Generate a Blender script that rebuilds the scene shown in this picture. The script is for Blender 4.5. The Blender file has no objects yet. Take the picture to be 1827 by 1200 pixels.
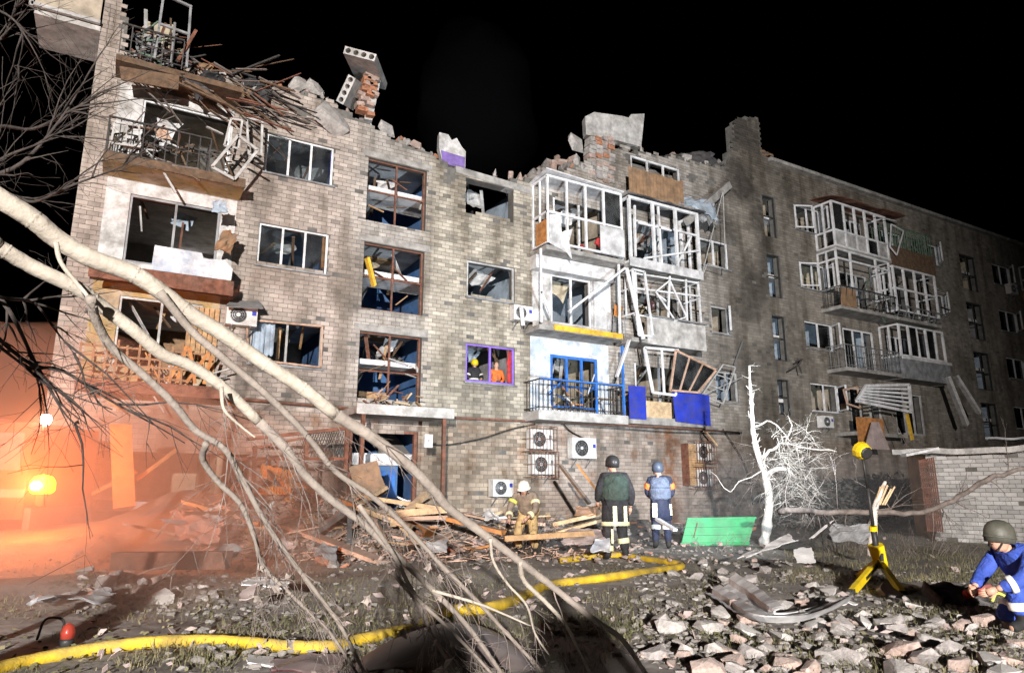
import bpy, math, random
from mathutils import Vector, Matrix, noise
random.seed(7)
S = bpy.context.scene
COL = S.collection
R_ = math.radians
# ---------------------------------------------------------------- camera (24 mm lens, fitted to the facade)
FPX, PIT, ROL, YAW, DIST, EYE = 1233.95, R_(12.4956), R_(.0883), R_(29.738), 19.594, 1.3
FW = Vector((math.sin(YAW)*math.cos(PIT), math.cos(YAW)*math.cos(PIT), math.sin(PIT)))
_r = Vector((math.cos(YAW), -math.sin(YAW), 0)); _u = _r.cross(FW)
RT = _r*math.cos(ROL) + _u*math.sin(ROL); UP = _u*math.cos(ROL) - _r*math.sin(ROL)
CAM = Vector((0, -DIST, EYE))
GF = Vector((math.sin(YAW), math.cos(YAW), 0)); GR = Vector((math.cos(YAW), -math.sin(YAW), 0))
cd = bpy.data.cameras.new('camera'); cam = bpy.data.objects.new('camera', cd); COL.objects.link(cam)
cd.sensor_width = 36; cd.lens = FPX/1827*36; cd.clip_end = 2000; cd.clip_start = .05
M3 = Matrix((RT, UP, -FW)).transposed().to_4x4(); M3.translation = CAM
cam.matrix_world = M3
S.camera = cam
# ---------------------------------------------------------------- night sky, floodlight, exposure
W = bpy.data.worlds.new('World'); S.world = W; W.use_nodes = True
nt = W.node_tree; bg = nt.nodes['Background']
sky = nt.nodes.new('ShaderNodeTexSky'); sky.sky_type = 'NISHITA'; sky.sun_disc = False
sky.sun_elevation = R_(-6); sky.sun_rotation = R_(200)
nt.links.new(sky.outputs[0], bg.inputs[0]); bg.inputs[1].default_value = .02
S.view_settings.view_transform = 'Standard'; S.view_settings.look = 'None'; S.view_settings.gamma = 1
S.view_settings.use_curve_mapping = False; S.view_settings.exposure = 0
S.cycles.use_denoising = True
S.cycles.max_bounces = 6; S.cycles.diffuse_bounces = 3; S.cycles.transparent_max_bounces = 8
S.cycles.volume_bounces = 1
FLOOD = CAM - GF*25 + GR*0.35; FLOOD.z = 5.4
def spot(name, loc, aim, watts, deg, col, soft=.15, blend=.4):
    l = bpy.data.lights.new(name, 'SPOT'); l.energy = watts; l.spot_size = R_(deg); l.color = col
    l.shadow_soft_size = soft; l.spot_blend = blend
    o = bpy.data.objects.new(name, l); COL.objects.link(o); o.location = loc
    o.rotation_euler = (Vector(aim)-Vector(loc)).to_track_quat('-Z', 'Y').to_euler(); return o
def point(name, loc, watts, col, soft=.1):
    l = bpy.data.lights.new(name, 'POINT'); l.energy = watts; l.color = col; l.shadow_soft_size = soft
    o = bpy.data.objects.new(name, l); COL.objects.link(o); o.location = loc; return o
# ---------------------------------------------------------------- pixel -> place
def ray(x, y): return FW + RT*((x-913.5)/FPX) - UP*((y-600)/FPX)
def F(x, y, Y=0.):                     # on the facade plane (or a plane parallel to it)
    v = ray(x, y); return CAM + v*((Y-CAM.y)/v.y)
def G(x, y, Z=0.):                     # on the ground
    v = ray(x, y); return CAM + v*((Z-CAM.z)/v.z)
def R(x, y, s): return CAM + ray(x, y)*s   # at a depth in metres
# ---------------------------------------------------------------- mesh collecting
class MB:
    def __init__(s): s.v = []; s.f = []; s.c = None
    def add(s, vs, fs):
        b = len(s.v); s.v += [tuple(v) for v in vs]; s.f += [tuple(i+b for i in f) for f in fs]; return s
    def box(s, c, d, m=None):
        x, y, z = (k/2 for k in d); c = Vector(c)
        vs = [Vector((i*x, j*y, k*z)) for k in (-1, 1) for j in (-1, 1) for i in (-1, 1)]
        if m is not None: vs = [m @ v for v in vs]
        return s.add([c+v for v in vs], [(0,2,3,1),(4,5,7,6),(0,1,5,4),(2,6,7,3),(0,4,6,2),(1,3,7,5)])
    def b2(s, x0, x1, y0, y1, z0, z1): return s.box(((x0+x1)/2, (y0+y1)/2, (z0+z1)/2), (x1-x0, y1-y0, z1-z0))
    def bar(s, a, b, w=.05, h=None, up=(0, 0, 1)):
        a = Vector(a); b = Vector(b); h = h or w; d = (b-a)
        if d.length < 1e-6: return s
        t = d.normalized(); u = Vector(up)
        if abs(t.dot(u)) > .97: u = Vector((0, 1, 0)) if abs(t.y) < .9 else Vector((1, 0, 0))
        x = t.cross(u).normalized(); y = x.cross(t)
        x *= w/2; y *= h/2
        return s.add([a-x-y, a+x-y, a+x+y, a-x+y, b-x-y, b+x-y, b+x+y, b-x+y],
                     [(0,3,2,1),(4,5,6,7),(0,1,5,4),(1,2,6,5),(2,3,7,6),(3,0,4,7)])
    def tube(s, pts, rad, n=8, caps=True, jit=0.):
        pts = [Vector(p) for p in pts]; k = len(pts)
        if not hasattr(rad, '__len__'): rad = [rad]*k
        t0 = (pts[1]-pts[0]).normalized(); nrm = t0.orthogonal().normalized(); vs = []
        for i, p in enumerate(pts):
            t = (pts[min(i+1, k-1)]-pts[max(i-1, 0)]).normalized()
            nrm = (nrm - t*nrm.dot(t)).normalized(); bn = t.cross(nrm)
            for j in range(n):
                a = 2*math.pi*j/n; vs.append(p + (nrm*math.cos(a)+bn*math.sin(a))*rad[i]*(1 if not jit else 1+rnd(-jit, jit)))
        fs = [(i*n+j, i*n+(j+1) % n, (i+1)*n+(j+1) % n, (i+1)*n+j) for i in range(k-1) for j in range(n)]
        if caps: fs += [tuple(range(n))[::-1], tuple((k-1)*n+j for j in range(n))]
        return s.add(vs, fs)
    def lathe(s, c, prof, n=16, m=None):
        c = Vector(c); vs = []
        for r, z in prof:
            for j in range(n):
                a = 2*math.pi*j/n; v = Vector((r*math.cos(a), r*math.sin(a), z)); vs.append(c+(m @ v if m is not None else v))
        k = len(prof)
        fs = [(i*n+j, i*n+(j+1) % n, (i+1)*n+(j+1) % n, (i+1)*n+j) for i in range(k-1) for j in range(n)]
        fs += [tuple(range(n))[::-1], tuple((k-1)*n+j for j in range(n))]
        return s.add(vs, fs)
    def prism(s, poly, off):            # a closed outline in space, given thickness along off
        off = Vector(off); n = len(poly); a = [Vector(p) for p in poly]
        return s.add(a+[p+off for p in a], [tuple(range(n))[::-1], tuple(range(n, 2*n))]+[(i, (i+1) % n, (i+1) % n+n, i+n) for i in range(n)])
    def sheet(s, a, b, c, d, nu, nv, amp, th, seed=0, fr=1.5, rag=0.):   # crumpled sheet over four corners with thickness
        a, b, c, d = map(Vector, (a, b, c, d)); nrm = (b-a).cross(d-a).normalized(); top = []
        for j in range(nv+1):
            for i in range(nu+1):
                u, v = i/nu, j/nv
                p = (a*(1-u)+b*u)*(1-v)+(d*(1-u)+c*u)*v
                q = p*fr+Vector((seed*7.1, seed*3.3, 0))
                if rag and (i in (0, nu) or j in (0, nv)): p = p.lerp((a+b+c+d)/4, rag*max(0, .5+noise.noise(q*4)))
                rdg = 1-2*abs(noise.noise(q*1.3))
                p = p + nrm*amp*(noise.noise(q)*1.2+rdg*.8) + noise.noise_vector(q*3)*amp*.25
                top.append(p)
        m = len(top); w = nu+1
        vs = top+[p-nrm*th for p in top]
        fs = []
        for j in range(nv):
            for i in range(nu):
                q = (j*w+i, j*w+i+1, (j+1)*w+i+1, (j+1)*w+i); fs += [q, tuple(k+m for k in q[::-1])]
        rim = [i for i in range(w)]+[j*w+nu for j in range(1, nv+1)]+[nv*w+i for i in range(nu-1, -1, -1)]+[j*w for j in range(nv-1, 0, -1)]
        for i in range(len(rim)): x, y = rim[i], rim[(i+1) % len(rim)]; fs.append((y, x, x+m, y+m))
        return s.add(vs, fs)
    def build(s, name, mat, parent=None, smooth=False, loc=None):
        o0 = Vector(parent.matrix_world.translation) if parent is not None else Vector((0, 0, 0))
        L = Vector(loc) if loc is not None else (Vector((0, 0, 0)) if parent is not None else s.base())
        wl = L if loc is not None or parent is None else o0
        me = bpy.data.meshes.new(name)
        me.from_pydata([tuple(Vector(v)-wl) for v in s.v], [], s.f); me.update()
        if s.c is not None:
            at = me.color_attributes.new('tone', 'FLOAT_COLOR', 'CORNER')
            arr = []
            for f, c in zip(s.f, s.c): arr += [c, c, c, 1.]*len(f)
            at.data.foreach_set('color', arr)
        if smooth: me.polygons.foreach_set('use_smooth', [True]*len(me.polygons))
        me.materials.append(MT[mat] if isinstance(mat, str) else mat)
        o = bpy.data.objects.new(name, me); COL.objects.link(o)
        o.location = wl-o0
        if parent is not None: o.parent = parent
        o.matrix_world = Matrix.Translation(wl)
        if parent is not None: o.matrix_parent_inverse = Matrix.Identity(4); o.location = wl-o0
        return o
    def base(s):
        n = len(s.v); return Vector((sum(v[0] for v in s.v)/n, sum(v[1] for v in s.v)/n, min(v[2] for v in s.v)))
def tag(o, label, cat, group=None, kind=None):
    o['label'] = label; o['category'] = cat
    if group: o['group'] = group
    if kind: o['kind'] = kind
    return o
def thing(name, label, cat, loc=(0, 0, 0), group=None):
    o = bpy.data.objects.new(name, None); COL.objects.link(o); o.location = loc
    o.matrix_world = Matrix.Translation(Vector(loc)); o.empty_display_size = .2
    return tag(o, label, cat, group)
def rnd(a, b): return random.uniform(a, b)
# ---------------------------------------------------------------- procedural materials
MT = {}
def mat(name, col, rough=.8, var=.25, scale=4., bump=.15, bscale=30., metal=0., col2=None, attr=False, thr=(.35, .65), emit=None, spec=.3, dust=.45, dirt=.5, fold=0.):
    m = bpy.data.materials.new(name); m.use_nodes = True; n = m.node_tree; L = n.links
    b = n.nodes['Principled BSDF']; b.inputs['Roughness'].default_value = rough; b.inputs['Metallic'].default_value = metal
    b.inputs['Specular IOR Level'].default_value = spec
    tc = n.nodes.new('ShaderNodeTexCoord')
    nz = n.nodes.new('ShaderNodeTexNoise'); nz.inputs['Scale'].default_value = scale; nz.inputs['Detail'].default_value = 7; nz.inputs['Roughness'].default_value = .62
    L.new(tc.outputs['Object'], nz.inputs['Vector'])
    rp = n.nodes.new('ShaderNodeValToRGB'); rp.color_ramp.elements[0].position = thr[0]; rp.color_ramp.elements[1].position = thr[1]
    lo = [min(1, c*(1-var)) for c in col]; hi = [min(1, c*(1+var)) for c in (col2 or col)]
    if col2: lo = col; hi = col2
    rp.color_ramp.elements[0].color = (*lo, 1); rp.color_ramp.elements[1].color = (*hi, 1)
    L.new(nz.outputs['Fac'], rp.inputs[0]); out = rp.outputs[0]
    if attr:
        a = n.nodes.new('ShaderNodeAttribute'); a.attribute_name = 'tone'
        mx = n.nodes.new('ShaderNodeMix'); mx.data_type = 'RGBA'; mx.blend_type = 'MULTIPLY'; mx.inputs[0].default_value = 1
        L.new(out, mx.inputs[6]); L.new(a.outputs['Color'], mx.inputs[7]); out = mx.outputs[2]
    if dirt and not emit:                  # grime in blotches of its own
        n3 = n.nodes.new('ShaderNodeTexNoise'); n3.inputs['Scale'].default_value = 1.9; n3.inputs['Detail'].default_value = 9; n3.inputs['Roughness'].default_value = .7; L.new(tc.outputs['Object'], n3.inputs['Vector'])
        m3 = n.nodes.new('ShaderNodeMapRange'); m3.inputs[1].default_value = .45; m3.inputs[2].default_value = .68; m3.inputs[4].default_value = dirt; L.new(n3.outputs['Fac'], m3.inputs[0])
        x3 = n.nodes.new('ShaderNodeMix'); x3.data_type = 'RGBA'; L.new(m3.outputs[0], x3.inputs[0]); L.new(out, x3.inputs[6]); x3.inputs[7].default_value = (.085, .075, .062, 1); out = x3.outputs[2]
    if dust and not emit:                  # pale masonry dust settled on what faces up
        ge = n.nodes.new('ShaderNodeNewGeometry'); sz = n.nodes.new('ShaderNodeSeparateXYZ'); L.new(ge.outputs['Normal'], sz.inputs[0])
        n4 = n.nodes.new('ShaderNodeTexNoise'); n4.inputs['Scale'].default_value = 5; n4.inputs['Detail'].default_value = 8; L.new(ge.outputs['Position'], n4.inputs['Vector'])
        m4 = n.nodes.new('ShaderNodeMapRange'); m4.inputs[1].default_value = .1; m4.inputs[2].default_value = .9; m4.inputs[4].default_value = dust*1.5; L.new(sz.outputs[2], m4.inputs[0])
        mm = n.nodes.new('ShaderNodeMath'); mm.operation = 'MULTIPLY'; mm.use_clamp = True; L.new(m4.outputs[0], mm.inputs[0]); L.new(n4.outputs['Fac'], mm.inputs[1])
        x4 = n.nodes.new('ShaderNodeMix'); x4.data_type = 'RGBA'; L.new(mm.outputs[0], x4.inputs[0]); L.new(out, x4.inputs[6]); x4.inputs[7].default_value = (.31, .29, .275, 1); out = x4.outputs[2]
    L.new(out, b.inputs['Base Color'])
    if bump:
        n2 = n.nodes.new('ShaderNodeTexNoise'); n2.inputs['Scale'].default_value = bscale; n2.inputs['Detail'].default_value = 5
        L.new(tc.outputs['Object'], n2.inputs['Vector'])
        bp = n.nodes.new('ShaderNodeBump'); bp.inputs['Strength'].default_value = bump; bp.inputs['Distance'].default_value = .02
        L.new(n2.outputs['Fac'], bp.inputs['Height']); nrm_o = bp.outputs[0]
        if fold:
            n5 = n.nodes.new('ShaderNodeTexNoise'); n5.inputs['Scale'].default_value = 7; n5.inputs['Detail'].default_value = 3; n5.inputs['Distortion'].default_value = 1.2; L.new(tc.outputs['Object'], n5.inputs['Vector'])
            b5 = n.nodes.new('ShaderNodeBump'); b5.inputs['Strength'].default_value = fold; b5.inputs['Distance'].default_value = .06; L.new(n5.outputs['Fac'], b5.inputs['Height']); L.new(nrm_o, b5.inputs['Normal']); nrm_o = b5.outputs[0]
        L.new(nrm_o, b.inputs['Normal'])
    if emit: b.inputs['Emission Color'].default_value = (*emit[0], 1); b.inputs['Emission Strength'].default_value = emit[1]
    m.diffuse_color = (*col, 1); MT[name] = m; return m
mat('concrete', (.30, .29, .27), .9, .35, 2.5, .4, 25)
mat('concrete_light', (.45, .44, .42), .9, .3, 3, .35, 25)
mat('mortar', (.13, .125, .115), .95, .3, 3)
mat('plaster', (.36, .345, .32), .85, .0, 2.2, .3, 12, col2=(.58, .57, .56), thr=(.36, .52), dirt=.7)
mat('plaster_blue', (.40, .47, .56), .85, .0, 1.6, .15, 20, col2=(.66, .68, .70), thr=(.42, .55))
mat('plaster_yellow', (.36, .25, .10), .85, .0, 1.3, .3, 14, col2=(.40, .34, .26), thr=(.45, .6), dirt=.75)
mat('pvc', (.72, .73, .74), .4, .12, 3, .03)
mat('pvc_dirty', (.42, .42, .41), .6, .3, 3, .1)
mat('ceiling_paint', (.72, .72, .72), .9, .15, 2)
mat('glass_dirty', (.2, .2, .2), .1)
mat('wood', (.42, .26, .13), .75, .3, 6, .25, 40)
mat('wood_pale', (.55, .40, .24), .75, .25, 6, .2, 40)
mat('wood_pink', (.50, .33, .24), .75, .25, 6, .2, 40)
mat('wood_dark', (.12, .075, .045), .8, .4, 6, .3, 40)
mat('wood_orange', (.44, .19, .06), .75, .3, 5, .25, 40)
mat('orange_sheet', (.55, .20, .035), .6, .3, 3, .15, 20)
mat('rust', (.16, .07, .045), .85, .4, 6, .4, 40)
mat('iron', (.045, .043, .042), .6, .4, 8, .2, 40, metal=.3)
mat('steel', (.30, .31, .32), .45, .3, 4, .1, 30, metal=.5)
mat('sheet_white', (.58, .58, .58), .55, .25, 2.5, .15, 12)
mat('sheet_grey', (.26, .27, .28), .6, .35, 3, .2, 14, metal=.2)
mat('sheet_pink', (.42, .33, .31), .7, .2, 3)
mat('blue_panel', (.025, .045, .40), .5, .2, 2, .05)
mat('blue_paint', (.03, .15, .50), .55, .3, 3)
mat('stair_blue', (.04, .12, .30), .8, .0, 2, .1, 20, col2=(.08, .18, .36))
mat('purple_paint', (.22, .13, .52), .55, .2, 4)
mat('purple_plaster', (.20, .13, .38), .85, .25, 3)
mat('green_paint', (.012, .24, .075), .5, .25, 3, .06, dust=.25, dirt=.35)
mat('green_dull', (.10, .17, .12), .7, .4, 6)
mat('yellow_hose', (.50, .34, .015), .7, .3, 5, .35, 60, dust=.2, dirt=.55)
mat('yellow_plastic', (.70, .50, .01), .35, .1, 6, .03, dust=0, dirt=.25)
mat('yellow_foam', (.65, .40, .04), .8, .25, 6)
mat('black_plastic', (.02, .02, .02), .5, .3, 6, dust=0, dirt=.25)
mat('rubber', (.018, .018, .018), .8, .3, 10, dust=0, dirt=.25)
mat('cream', (.50, .44, .32), .85, .2, 2)
mat('wallpaper', (.42, .36, .28), .85, .25, 2.5)
mat('pale_blue', (.36, .44, .52), .85, .15, 2)
mat('room_grey', (.30, .30, .31), .9, .25, 2)
mat('room_brown', (.26, .16, .09), .85, .3, 3)
mat('ac_white', (.66, .66, .64), .45, .15, 3, .04)
mat('red_cloth', (.45, .03, .03), .8, .3, 6)
mat('cloth_dark', (.05, .05, .055), .9, .4, 8, .4, 30, fold=.7)
mat('cloth_brown', (.20, .15, .11), .9, .4, 5, .4, 20, fold=.7)
mat('maroon', (.055, .018, .02), .35, .4, 3, .1, 10)
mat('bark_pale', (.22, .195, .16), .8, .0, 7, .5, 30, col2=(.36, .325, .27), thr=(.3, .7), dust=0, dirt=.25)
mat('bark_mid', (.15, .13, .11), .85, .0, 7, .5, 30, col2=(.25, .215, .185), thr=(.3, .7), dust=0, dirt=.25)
mat('bark_grey', (.15, .125, .11), .85, .35, 8, .5, 30, dust=0, dirt=.25)
mat('bark_white', (.56, .53, .48), .8, .25, 8, .4, 30, dust=0, dirt=.3)
mat('bark_dark', (.035, .028, .025), .9, .35, 8, .5, 30, dust=0, dirt=.2)
mat('leaf_dry', (.23, .195, .17), .8, .3, 12, .2, 40, dust=0, dirt=.3)
mat('grass', (.10, .105, .045), .9, .0, 1.2, .0, col2=(.24, .21, .12), thr=(.35, .65), dust=0, dirt=.4)
mat('stone_a', (.36, .34, .32), .9, .3, 6, .5, 20)
mat('stone_b', (.27, .25, .24), .9, .35, 6, .5, 20)
mat('stone_c', (.36, .27, .23), .9, .3, 6, .5, 20)
mat('brick_red', (.36, .16, .09), .9, .35, 8, .4, 25)
mat('white_brick', (.52, .51, .49), .9, .25, 3, .3, 20, attr=True)
mat('roofing', (.05, .05, .055), .9, .5, 3, .5, 10)
mat('tarp', (.03, .03, .032), .7, .5, 4, .3, 10)
mat('skin', (.46, .27, .19), .55, .12, 10, .05, dust=0, dirt=.25)
mat('hair', (.03, .022, .015), .7, dust=0, dirt=.25)
mat('cloth_black', (.022, .022, .026), .85, .3, 12, .3, 60, dust=0, dirt=.25, fold=.7)
mat('vest_green', (.035, .055, .045), .8, .3, 10, .3, 60, dust=0, dirt=.25, fold=.7)
mat('vest_grey', (.095, .115, .165), .8, .25, 10, .3, 60, dust=0, dirt=.25, fold=.7)
mat('navy', (.018, .022, .045), .85, .25, 10, .3, 60, dust=0, dirt=.25, fold=.7)
mat('royal_blue', (.035, .075, .36), .8, .25, 8, .3, 50, dust=0, dirt=.25, fold=.7)
mat('orange_cloth', (.75, .16, .03), .75, .2, 10, .2, 50, dust=0, dirt=.25, fold=.7)
mat('hivis', (.62, .66, .12), .6, .15, 10, dust=0, dirt=.25)
mat('reflective', (.72, .72, .66), .4, .1, 10, dust=0, dirt=.25)
mat('reflective_y', (.70, .68, .42), .45, .15, 10, dust=0, dirt=.25)
mat('tan_cloth', (.40, .28, .13), .85, .25, 10, .3, 50, dust=0, dirt=.25, fold=.7)
mat('helmet_dark', (.02, .02, .022), .35, .2, 8, dust=0, dirt=.25)
mat('helmet_white', (.78, .75, .68), .35, .1, 8, dust=0, dirt=.25)
mat('helmet_blue', (.05, .065, .095), .45, .2, 8, dust=0, dirt=.25)
mat('helmet_olive', (.07, .07, .055), .5, .25, 8, dust=0, dirt=.25)
mat('lamp_glow', (1, .95, .85), .5, .0, bump=0, emit=((1, .93, .82), 60))
mat('flood_glow', (1, 1, 1), .5, .0, bump=0, emit=((1, .96, .9), 40))
mat('beacon_glow', (1, .75, .1), .5, .0, bump=0, emit=((1, .78, .0), 5))
mat('red_lens', (.22, .03, .02), .3, .1, emit=((1, .12, .05), .12))
mat('truck_paint', (.40, .09, .05), .45, .25, 3)
def glassmat():
    m = bpy.data.materials.new('glass'); m.use_nodes = True; n = m.node_tree; n.nodes.clear()
    o = n.nodes.new('ShaderNodeOutputMaterial'); t = n.nodes.new('ShaderNodeBsdfTransparent'); t.inputs[0].default_value = (.82, .86, .88, 1)
    g = n.nodes.new('ShaderNodeBsdfGlossy'); g.inputs['Roughness'].default_value = .04
    d = n.nodes.new('ShaderNodeBsdfDiffuse'); d.inputs[0].default_value = (.4, .4, .4, 1)
    fr = n.nodes.new('ShaderNodeFresnel'); fr.inputs[0].default_value = 1.5
    tc = n.nodes.new('ShaderNodeTexCoord'); nz = n.nodes.new('ShaderNodeTexNoise'); nz.inputs['Scale'].default_value = 1.5; nz.inputs['Detail'].default_value = 9
    mp = n.nodes.new('ShaderNodeMapRange'); mp.inputs[1].default_value = .4; mp.inputs[2].default_value = .8; mp.inputs[3].default_value = .01; mp.inputs[4].default_value = .09
    m1 = n.nodes.new('ShaderNodeMixShader'); m2 = n.nodes.new('ShaderNodeMixShader'); L = n.links
    L.new(tc.outputs['Object'], nz.inputs['Vector']); L.new(nz.outputs[0], mp.inputs[0])
    L.new(fr.outputs[0], m1.inputs[0]); L.new(t.outputs[0], m1.inputs[1]); L.new(g.outputs[0], m1.inputs[2])
    L.new(mp.outputs[0], m2.inputs[0]); L.new(m1.outputs[0], m2.inputs[1]); L.new(d.outputs[0], m2.inputs[2]); L.new(m2.outputs[0], o.inputs[0])
    MT['glass'] = m
glassmat()
def brickmat():                        # sand-lime facade brick: per-brick tone, runs of dirt, soot round the burnt stairwell
    m = mat('facade_brick', (.40, .373, .340), .9, .16, 1.1, .5, 40, attr=True, dust=.2, dirt=.35)
    n = m.node_tree; L = n.links; b = n.nodes['Principled BSDF']; src = b.inputs['Base Color'].links[0].from_socket
    tc = n.nodes.new('ShaderNodeTexCoord'); sp = n.nodes.new('ShaderNodeSeparateXYZ'); L.new(tc.outputs['Object'], sp.inputs[0])
    def math_(op, a, c=None):
        q = n.nodes.new('ShaderNodeMath'); q.operation = op
        for i, v in enumerate((a, c)):
            if v is None: continue
            if isinstance(v, (int, float)): q.inputs[i].default_value = v
            else: L.new(v, q.inputs[i])
        return q.outputs[0]
    def mr(v, a, c, d=0, e=1):
        q = n.nodes.new('ShaderNodeMapRange'); q.clamp = True
        for i, k in enumerate((v, a, c, d, e)):
            if isinstance(k, (int, float)): q.inputs[i].default_value = k
            else: L.new(k, q.inputs[i])
        return q.outputs[0]
    def noi(sc, vec=None, detail=6):
        q = n.nodes.new('ShaderNodeTexNoise'); q.inputs['Scale'].default_value = sc; q.inputs['Detail'].default_value = detail
        L.new(vec or tc.outputs['Object'], q.inputs['Vector']); return q.outputs['Fac']
    def mul(col, fac, rgb):
        x = n.nodes.new('ShaderNodeMix'); x.data_type = 'RGBA'; x.blend_type = 'MULTIPLY'; L.new(fac, x.inputs[0]); L.new(col, x.inputs[6]); x.inputs[7].default_value = (*rgb, 1); return x.outputs[2]
    mp = n.nodes.new('ShaderNodeMapping'); mp.inputs['Scale'].default_value = (1.1, 1, .16); L.new(tc.outputs['Object'], mp.inputs[0])
    streak = mr(noi(1.4, mp.outputs[0], 8), .47, .62)
    col = mul(src, streak, (.58, .56, .53))
    X, Z = sp.outputs[0], sp.outputs[2]
    # soot: a ragged band rising by the burnt stairwell, heavier towards the top
    dx = math_('ABSOLUTE', math_('SUBTRACT', X, 23.2))
    soot = math_('MULTIPLY', mr(dx, 4.2, .6), mr(noi(.55), .34, .55))
    soot = math_('MULTIPLY', soot, mr(Z, 2, 12, .55, 1))
    col = mul(col, soot, (.28, .275, .27))
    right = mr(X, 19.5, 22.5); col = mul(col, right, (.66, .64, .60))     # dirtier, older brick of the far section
    stain = math_('MULTIPLY', mr(noi(.35), .5, .66), .8); col = mul(col, stain, (.6, .58, .55))
    left = mr(X, 6.2, 5.2); col = mul(col, left, (1., .93, .90))
    midc = math_('MULTIPLY', mr(X, 7.6, 8.4), mr(X, 12.6, 11.8)); col = mul(col, midc, (1., .975, .88))
    low = mr(Z, 3.5, 3.3); col = mul(col, low, (.92, .84, .80))
    rustn = math_('MULTIPLY', low, mr(noi(1.7), .55, .68)); col = mul(col, rustn, (.75, .58, .48))
    run = math_('MULTIPLY', mr(math_('ABSOLUTE', math_('SUBTRACT', math_('ADD', X, math_('MULTIPLY', noi(.9), 1.2)), 18.5)), .75, .2), mr(Z, 3.9, 3.4)); run = math_('MULTIPLY', run, mr(noi(2.2), .35, .55)); col = mul(col, run, (.62, .38, .26))   # rusty run below the broken balcony
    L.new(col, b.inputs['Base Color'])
brickmat()
FLOODW, LAMPW, WORKW, BEACW, SMOKED = 145000, 7500, 90, 640, .10
# ================================================================ the apartment block
def FL(k): return -1.8+2.8*k            # floor level of storey k
BLD = thing('apartment_building', 'bombed five-storey apartment block of pale brick with torn open roof', 'building', (0, 0, 0))
OPEN = []; NOBRICK = []
def op(x0, y0, x1, y1):                 # opening from pixel corners
    a = F(x0, y0); b = F(x1, y1); return (a.x, b.x, b.z, a.z)
HEAD = lambda k: .32+2.8*k
SILL = lambda k: -.95+2.8*k
A = {k: (2.94, 4.92, SILL(k), HEAD(k)) for k in (2, 3, 4)}
B = {k: (6.0, 7.98, HEAD(k)-2.12, HEAD(k)) for k in (2, 3, 4)}
C = {k: (9.49, 11.3, SILL(k), HEAD(k)) for k in (2, 3)}; C[4] = (9.4, 11.25, 10.35, 11.62)
D = {k: (26.24, 28.12, SILL(k), HEAD(k)) for k in (2, 3, 4, 5)}
Fs = {k: (24.12, 24.98, HEAD(k)-2.0, HEAD(k)) for k in (3, 4, 5)}; Fs[2] = (24.12, 24.9, 4.4, 5.92)
Es = {k: (40.09, 41.75, HEAD(k)-2.1, HEAD(k)) for k in (2, 3, 4, 5)}
Gs = {4: (20.1, 21.7, 10.3, 11.5), 3: (20.5, 21.5, 7.5, 8.65), 2: (20.5, 21.75, 4.7, 5.95)}
Is = {k: (43.5, 45.4, SILL(k), HEAD(k)) for k in (2, 3, 4, 5)}
Hs = {k: (37.0, 37.9, SILL(k)+.1, HEAD(k)) for k in (4, 5)}
LB = {5: (-.78, .55, 12.45, 14.6), 4: (-.28, 1.95, 9.62, 11.62), 3: (-.30, 1.9, 7.0, 8.85), 2: (-.25, 1.7, 4.3, 6.1)}
CB = {4: (12.9, 15.2, 9.6, 11.7), 3: (12.75, 14.5, 6.95, 8.75), 2: (12.7, 14.7, 3.95, 5.85)}
CR = {5: (16.6, 19.2, 12.5, 14.3), 4: (16.6, 19.2, 9.5, 11.6), 3: (16.6, 18.8, 6.7, 8.7), 2: (16.4, 18.8, 3.95, 5.9)}
RL = {k: (28.9, 31.2, FL(k)+.1, HEAD(k)) for k in (2, 3, 4, 5)}
RR = {k: (32.3, 34.6, FL(k)+.1, HEAD(k)) for k in (2, 3, 4, 5)}
DOOR = (5.85, 7.95, .12, 3.02)
for dct in (A, B, C, D, Fs, Es, Gs, Is, Hs, LB, CB, CR, RL, RR): OPEN += list(dct.values())
OPEN.append(DOOR)
HOLE = (-.2, 3.2, .0, 2.2)              # blown-in ground floor at the left
OPEN.append(HOLE)
NOBRICK += [(-.86, 2.1, 3.9, 6.4, 'plaster_yellow'), (-.86, 2.3, 6.75, 9.2, 'plaster'), (-.86, 2.0, 9.55, 11.9, 'plaster'), (12.0, 15.35, 6.75, 9.2, 'plaster'), (11.9, 15.2, 3.85, 6.4, 'plaster_blue')]
TOPPX = [(182, -30), (216, -30), (224, 110), (330, 118), (440, 150), (545, 166), (600, 186), (640, 214), (700, 247), (740, 264), (790, 287), (826, 310), (930, 322), (985, 318), (1010, 302), (1100, 262), (1150, 272), (1230, 287), (1288, 300), (1304, 282), (1311, 214), (1352, 209), (1358, 270), (1366, 276)]
TOP = [(F(*p).x, F(*p).z) for p in TOPPX]+[(25.2, 16.05), (62, 16.05)]
TOP[0] = (-2., TOP[1][1])
def top(u):
    for (a, za), (b, zb) in zip(TOP, TOP[1:]):
        if a <= u <= b: return za+(zb-za)*(u-a)/max(1e-6, b-a)
    return TOP[-1][1]
U0, U1 = -1.48, 62.
def inopen(u, z): return any(a < u < b and c < z < d for a, b, c, d in OPEN)
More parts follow.
